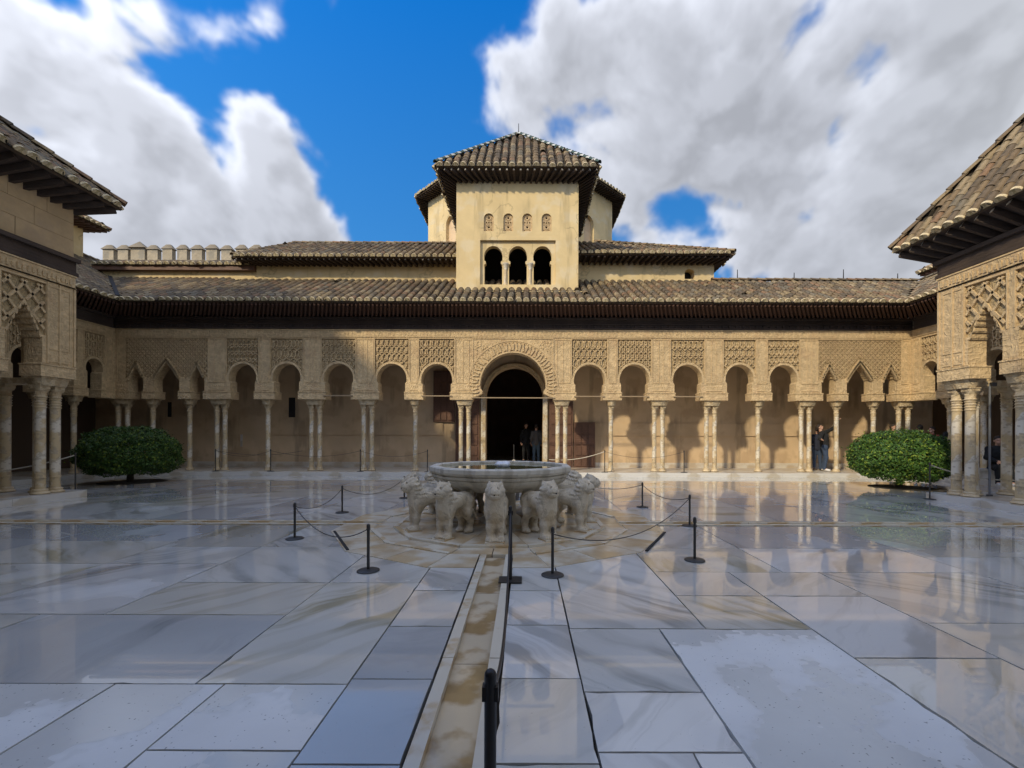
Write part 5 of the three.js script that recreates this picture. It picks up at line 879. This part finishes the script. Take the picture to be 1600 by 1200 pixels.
chain('barrier_rope', far[4], V(.9, .55, -16.9), .12, .014, M.rope, 'pale rope slanting down from the step post right of the fountain', 'rope');
chain('barrier_chain', far[4], far[5], .22, .006, M.ironGrey, 'thin dark chain across the sunlit gallery wall right of the fountain', 'chain');
const C1 = stanchion(118, 778, 'dark barrier post beside the left pavilion columns', { d: 10.9, h: 1.0, yb: .004, group: 'barrier posts by the pavilions' });
const C2 = stanchion(1453, 784, 'dark barrier post beside the right pavilion, in front of the bright bush', { d: 10.6, h: .85, yb: .004, group: 'barrier posts by the pavilions' });
chain('barrier_rope', C1, V(X0 - 12.2, .55, -9.9), .1, .014, M.rope, 'pale rope from the left corner post past the pavilion columns', 'rope');
chain('barrier_rope', C2, V(X0 + 12.2, .45, -10.7), .12, .014, M.rope, 'pale rope from the right corner post past the pavilion columns', 'rope');
{ const d = 16.7, p = stanchion(803, 0, 'pale-topped barrier post standing in the central doorway', { d, h: .95, group: 'post in the doorway' }); chain('barrier_rope', p.clone().add(V(0, -.5, 0)), V(p.x - 1.0, .2, -d), .1, .022, M.rope, 'pale rope from the doorway post down to the left', 'rope'); chain('barrier_rope', p.clone().add(V(0, -.5, 0)), V(p.x + .95, .22, -d), .12, .022, M.rope, 'pale rope from the doorway post down to the right', 'rope'); }
{ const bx = (833 - 820) * 17.2 / 711; tag(part('stone_block', [box(bx - .25, bx + .25, PF, PF + .24, -17.2, -17.6), box(bx - .27, bx + .27, PF + .24, PF + .27, -17.18, -17.62)], M.step, scene), 'low pale stone block on the floor in the central doorway', 'stone block'); }
{ // slim pole leaning against the right pavilion
  const x = 10.42, d = 10.2; const t = thing('slim_pole', 'slim blue-grey pole standing between the right pavilion columns', 'pole', [x, PF, -d]); part('shaft', boxUV(new THREE.CylinderGeometry(.022, .022, 2.5, 10).translate(x, PF + 1.25, -d)), new THREE.MeshStandardMaterial({ color: new THREE.Color().setRGB(.14, .15, .17), roughness: .5 }), t); part('bracket', boxUV(new THREE.BoxGeometry(.12, .08, .1).translate(x + .05, PF + 2.5, -d)), M.iron, t); part('foot', boxUV(new THREE.CylinderGeometry(.05, .06, .03, 12).translate(x, PF + .018, -d)), M.iron, t); }
// ---------------------------------------------------------------- clipped orange bushes
function bush(x, d, rx, ry, yc, label, seed, tint) {
  const q = rng(seed), t = thing('clipped_bush', label, 'bush', [x, .004, -d], 'clipped round bushes in the court corners');
  const trunk = [tube([V(x, 0, -d), V(x + .02, .3, -d + .02), V(x - .01, .7, -d)], .085, 8, 8)]; for (let i = 0; i < 7; i++) { const a = i * .9, r = .5 + .4 * q(); trunk.push(tube([V(x, .3 + .04 * i, -d), V(x + Math.cos(a) * r * .5, .62, -d + Math.sin(a) * r * .5), V(x + Math.cos(a) * r, .85, -d + Math.sin(a) * r)], .03, 6, 6)); }
  part('trunk', boxUV(merge(trunk)), std({ color: new THREE.Color().setRGB(.055, .042, .03), roughness: 1, bumpMap: T.grainB, bumpScale: .02 }), t);
  const P = [], N = [], C = [], I = [], n = 24000, lump = (a, b) => .80 + .36 * fbm(Math.cos(a) * Math.cos(b) * 3.4 + seed, Math.sin(b) * 2.8, Math.sin(a) * Math.cos(b) * 2.8, 4);
  for (let i = 0; i < n; i++) {
    const a = q() * 6.2832, sb = q() * 1.9 - .9, b = Math.asin(sb), k = lump(a, b) * (1 - .36 * Math.pow(q(), 2.2)) * (q() < .025 ? 1.03 + .1 * q() : 1);
    const cb = Math.pow(Math.cos(b), .72), c = V(x + Math.cos(a) * cb * rx * k, yc + Math.sign(sb) * Math.pow(Math.abs(sb), .9) * ry * k * (sb < 0 ? .85 : 1), -d + Math.sin(a) * cb * rx * k);
    const out = V(Math.cos(a) * Math.cos(b), sb * 1.2 + .25, Math.sin(a) * Math.cos(b)).normalize(), dir = V(q() - .5, q() - .6, q() - .5).normalize().addScaledVector(out, .55).normalize(), nrm = out.clone().add(V(q() - .5, q() - .5, q() - .5).multiplyScalar(1.1)).normalize();
    const side = dir.clone().cross(nrm).normalize(), up = side.clone().cross(dir).normalize(), L = .04 + .032 * q(), W = L * .32, s = P.length / 3;
    const pt = (u, v, h) => { const p = c.clone().addScaledVector(dir, u).addScaledVector(side, v).addScaledVector(up, h); P.push(p.x, p.y, p.z); N.push(up.x, up.y, up.z); };
    pt(-L * .6, 0, 0); pt(0, W, .012); pt(0, 0, 0); pt(0, -W, .012); pt(L * .7, 0, -.012);
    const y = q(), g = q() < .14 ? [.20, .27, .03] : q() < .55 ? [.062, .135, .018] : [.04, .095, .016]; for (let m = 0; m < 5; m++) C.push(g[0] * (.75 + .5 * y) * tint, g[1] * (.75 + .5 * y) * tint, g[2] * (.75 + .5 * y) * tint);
    I.push(s, s + 1, s + 2, s, s + 2, s + 3, s + 1, s + 4, s + 2, s + 2, s + 4, s + 3);
  }
  const geo = new THREE.BufferGeometry(); geo.setAttribute('position', new THREE.Float32BufferAttribute(P, 3)); geo.setAttribute('normal', new THREE.Float32BufferAttribute(N, 3)); geo.setAttribute('color', new THREE.Float32BufferAttribute(C, 3)); geo.setIndex(I);
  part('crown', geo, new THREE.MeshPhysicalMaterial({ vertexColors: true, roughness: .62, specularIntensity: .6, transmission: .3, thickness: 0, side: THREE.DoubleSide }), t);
  structure('dark_ground_disc', new THREE.CircleGeometry(rx * .66, 40).rotateX(-Math.PI / 2).translate(x + .1, .006, -d), M.darkGround);  // flat dark disc laid under the crown
}
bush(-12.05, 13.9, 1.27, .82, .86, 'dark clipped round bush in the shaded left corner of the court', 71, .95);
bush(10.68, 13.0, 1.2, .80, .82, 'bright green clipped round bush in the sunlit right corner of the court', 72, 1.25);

// ---------------------------------------------------------------- people
const skin = std({ color: new THREE.Color().setRGB(.46, .27, .19), roughness: .6 }), hairM = std({ color: new THREE.Color().setRGB(.03, .02, .015), roughness: .8 }), hairGrey = std({ color: new THREE.Color().setRGB(.3, .29, .28), roughness: .8 });
const cloth = (r, g, b) => std({ color: new THREE.Color().setRGB(r, g, b), roughness: .95, bumpMap: T.plainB, bumpScale: .01 });
const headGeo = surfaceNet(field([ball(0, .13, -.01, .078, .095, .095), ball(0, .055, .035, .055, .06, .055), capsule([0, -.06, -.02, .055, 0, .03, -.015, .052]), capsule([0, .115, .088, .009, 0, .08, .108, .014]), ball(.077, .095, -.005, .013, .03, .02), ball(-.077, .095, -.005, .013, .03, .02), ball(0, .045, .082, .026, .01, .014), ball(0, .135, .078, .05, .012, .014)], .022, (d, x, y, z) => d + .008 * Math.exp(-(Math.pow((Math.abs(x) - .031) / .014, 2) + Math.pow((y - .105) / .011, 2))) * (z > 0 ? 1 : 0)), [-.12, -.08, -.13], [.12, .25, .14], .0065);
const hairGeo = surfaceNet((x, y, z) => Math.max(field([ball(0, .137, -.016, .088, .104, .104)], .02)(x, y, z) + .006 * (vnoise(x * 40 + 9, y * 40, z * 40) - .5), .1 - y + (z > -.01 ? (z + .01) * .9 : -.06)), [-.12, .0, -.14], [.12, .26, .12], .0075);
const handGeo = surfaceNet(field([capsule([0, 0, 0, .024, 0, .03, 0, .026]), ...[-.027, -.009, .009, .026].map((x, i) => capsule([x * .9, .03, 0, .012, x, .082, 0, .011])), ...[[-.03, .125], [-.01, .142], [.01, .136], [.028, .115]].flatMap(([x, y], i) => [capsule([x * .95, .08, 0, .0088, x, (y + .085) / 2 + .01, .008, .0082]), capsule([x, (y + .085) / 2 + .01, .008, .0082, x, y + .02, .026, .007])]), capsule([.02, .015, .005, .014, .048, .055, .016, .0105]), capsule([.048, .055, .016, .010, .054, .085, .028, .008])], .009), [-.06, -.04, -.03], [.08, .18, .06], .0045);
function alignTo(geo, at, dir, facing = V(0, 0, 1)) { const y = dir.clone().normalize(), x = y.clone().cross(facing).normalize(), z = x.clone().cross(y); return geo.clone().applyMatrix4(new THREE.Matrix4().makeBasis(x, y, z).setPosition(at)); }
const J0 = { hip: [0, .92, 0], chest: [0, 1.30, .0], neck: [0, 1.47, -.01], head: [0, 1, .05], face: [0, 0, 1], ls: [-.165, 1.395, -.01], le: [-.23, 1.14, -.02], lw: [-.22, .90, .08], rs: [.165, 1.395, -.01], re: [.23, 1.14, -.02], rw: [.22, .90, .08], lh: [-.09, .90, 0], lk: [-.10, .50, .03], la: [-.11, .09, -.02], rh: [.09, .90, 0], rk: [.10, .50, .03], ra: [.11, .09, -.02], lt: [-.12, .045, .15], rt: [.12, .045, .15] };
function person(label, pos, turn, pose, { top, legs, shoes, hair = hairM, scale = 1 }) {
  const J = { ...J0, ...pose }, o = thing('person', label, 'person', pos, undefined, turn), c = (a, ra, b, rb) => capsule([...J[a], ra, ...J[b], rb]);
  o.scale.setScalar(scale);
  const all = Object.entries(J).filter(([k]) => k !== 'head' && k !== 'face').map(([, v]) => v), lo = [0, 1, 2].map((k) => Math.min(...all.map((v) => v[k])) - .22), hi = [0, 1, 2].map((k) => Math.max(...all.map((v) => v[k])) + .22);
  const trunk = (e) => [c('hip', .125 + e, 'chest', .135 + e), c('ls', .055 + e, 'rs', .055 + e), c('lh', .10 + e, 'rh', .10 + e), capsule([...J.chest, .125 + e, (J.ls[0] + J.rs[0]) / 2, (J.ls[1] + J.rs[1]) / 2 - .02, (J.ls[2] + J.rs[2]) / 2, .10 + e])];
  const arms = (e) => [c('ls', .058 + e, 'le', .044 + e), c('le', .042 + e, 'lw', .029 + e), c('rs', .058 + e, 're', .044 + e), c('re', .042 + e, 'rw', .029 + e)];
  const lg = (e) => [c('lh', .092 + e, 'lk', .058 + e), c('lk', .056 + e, 'la', .040 + e), c('rh', .092 + e, 'rk', .058 + e), c('rk', .056 + e, 'ra', .040 + e)];
  const feet = (e) => [c('la', .038 + e, 'lt', .032 + e), c('ra', .038 + e, 'rt', .032 + e)];
  const A = (k) => V(...J[k]), up = A('head').normalize(), face = A('face').normalize(), body = surfaceNet(field([...trunk(0), ...arms(0), ...lg(0), ...feet(0), capsule([(J.ls[0] + J.rs[0]) / 2, (J.ls[1] + J.rs[1]) / 2, (J.ls[2] + J.rs[2]) / 2, .07, ...J.neck, .055])], .05), lo, hi, .018);
  const nk = A('neck'), list = [body, alignTo(headGeo, nk.clone().addScaledVector(up, .075), up, face), alignTo(handGeo, A('lw'), A('lw').sub(A('le')), face), alignTo(handGeo, A('rw'), A('rw').sub(A('re')), face)];
  const add = (name, g, m) => { const x = shade(new THREE.Mesh(boxUV(g), m)); x.name = name; o.add(x); return x; };
  add('body', merge(list.map((g) => boxUV(g))), skin);
  const wr = (d, x, y, z) => d + .007 * (vnoise(x * 16, y * 13 + 40, z * 16) - .5) * 2, waist = J.hip;
  add('jacket', surfaceNet(field([...trunk(.016), ...arms(.016), capsule([(J.ls[0] + J.rs[0]) / 2, (J.ls[1] + J.rs[1]) / 2 + .01, (J.ls[2] + J.rs[2]) / 2, .085, J.neck[0], J.neck[1] - .02, J.neck[2], .068])], .05, (d, x, y, z) => Math.max(wr(d, x, y, z), waist[1] - .12 - y, Math.min(.03 - Math.hypot(x - J.lw[0], y - J.lw[1], z - J.lw[2]), .05), Math.min(.03 - Math.hypot(x - J.rw[0], y - J.rw[1], z - J.rw[2]), .05))), lo, hi, .017), top);
  add('trousers', surfaceNet(field([c('lh', .112, 'rh', .112), capsule([...J.hip, .13, J.hip[0], J.hip[1] + .06, J.hip[2], .125]), ...lg(.014)], .04, (d, x, y, z) => Math.max(wr(d, x, y, z), y - J.hip[1] - .1)), lo, hi, .017), legs);
  for (const s of ['l', 'r']) add('shoe', surfaceNet(field([capsule([...J[s + 'a'].map((v, i) => v - (i === 1 ? .02 : 0)), .048, ...J[s + 't'], .042])], .02, (d, x, y, z) => d), J[s + 't'].map((v, i) => Math.min(v, J[s + 'a'][i]) - .09), J[s + 't'].map((v, i) => Math.max(v, J[s + 'a'][i]) + .09), .012), shoes);
  add('hair', alignTo(hairGeo, nk.clone().addScaledVector(up, .075), up, face), hair);
  return o;
}
const navy = cloth(.018, .022, .04), black = cloth(.012, .012, .013), jeans = cloth(.035, .055, .10), pale = cloth(.5, .5, .5), grey = cloth(.08, .08, .085), red = cloth(.25, .05, .04), white = std({ color: new THREE.Color().setRGB(.62, .6, .58), roughness: .6 });
const at = (px, d, y = PF + .006) => [(px - 820) * d / 711, y, -d];
person('person in black jacket and jeans looking up with raised arm beside a sunlit column', at(1289, 16.95), .9, { chest: [0, 1.29, -.04], neck: [0, 1.46, -.09], head: [0, .85, -.42], face: [0, .55, .75], rs: [.2, 1.42, -.04], re: [.17, 1.60, .25], rw: [.12, 1.84, .38], ls: [-.18, 1.40, -.08], le: [-.42, 1.22, -.12], lw: [-.62, 1.18, -.05], lk: [-.10, .5, .05], la: [-.12, .09, .0], rk: [.12, .5, .0], ra: [.2, .09, -.10], rt: [.22, .045, .06] }, { top: black, legs: jeans, shoes: white });
person('person in dark navy coat half hidden between two sunlit columns', at(1277, 17.4), 2.6, {}, { top: navy, legs: jeans, shoes: black, scale: .93 });
person('person with dark hair whose head shows over the top of the bright bush', at(1396, 17.2), .4, {}, { top: black, legs: black, shoes: black });
person('person in black seen above the right side of the bright bush', at(1437, 16.2), 2.2, { face: [.5, -.1, .8] }, { top: black, legs: jeans, shoes: black, scale: .97 });
person('person in red scarf-coloured top right of the bright bush', at(1456, 15.9), -1.2, { face: [-.3, -.2, .9] }, { top: red, legs: jeans, shoes: black, scale: .93 });
person('person in black seen between the bush and the pavilion columns', at(1487, 15.2), 2.9, { re: [.27, 1.16, .02], rw: [.2, 1.02, .18] }, { top: black, legs: black, shoes: grey });
person('seated person in dark clothes and white shoes in the right pavilion', at(1558, 12.4), -.5, { hip: [0, .48, 0], chest: [0, .86, .05], neck: [0, 1.03, .06], face: [0, -.15, 1], ls: [-.18, .98, .05], rs: [.18, .98, .05], le: [-.24, .74, .12], lw: [-.1, .66, .3], re: [.24, .74, .14], rw: [.1, .84, .32], lh: [-.09, .46, .02], rh: [.09, .46, .02], lk: [-.12, .5, .44], rk: [.12, .5, .44], la: [-.12, .09, .46], ra: [.14, .09, .5], lt: [-.13, .045, .62], rt: [.15, .045, .66] }, { top: black, legs: black, shoes: white });
tag(part('stone_bench', [box(12.55, 13.2, PF, .53, -12.3, -12.75), box(12.5, 13.25, .53, .58, -12.27, -12.78)], M.step, scene), 'low stone seat under the seated person in the right pavilion', 'bench');
person('person in long black coat facing out, inside the dark doorway', at(822, 20.2, PF + .11), .1, { }, { top: black, legs: black, shoes: black, scale: .98 });
person('person in grey top and blue jeans seen from behind in the doorway', at(838, 19.6, PF + .11), 3.0, {}, { top: grey, legs: cloth(.06, .10, .15), shoes: white, scale: .94 });

scene.traverse((o) => { if (o.isMesh) o.castShadow = o.receiveShadow = true; });
scene.updateMatrixWorld(true);
renderer.render(scene, camera);
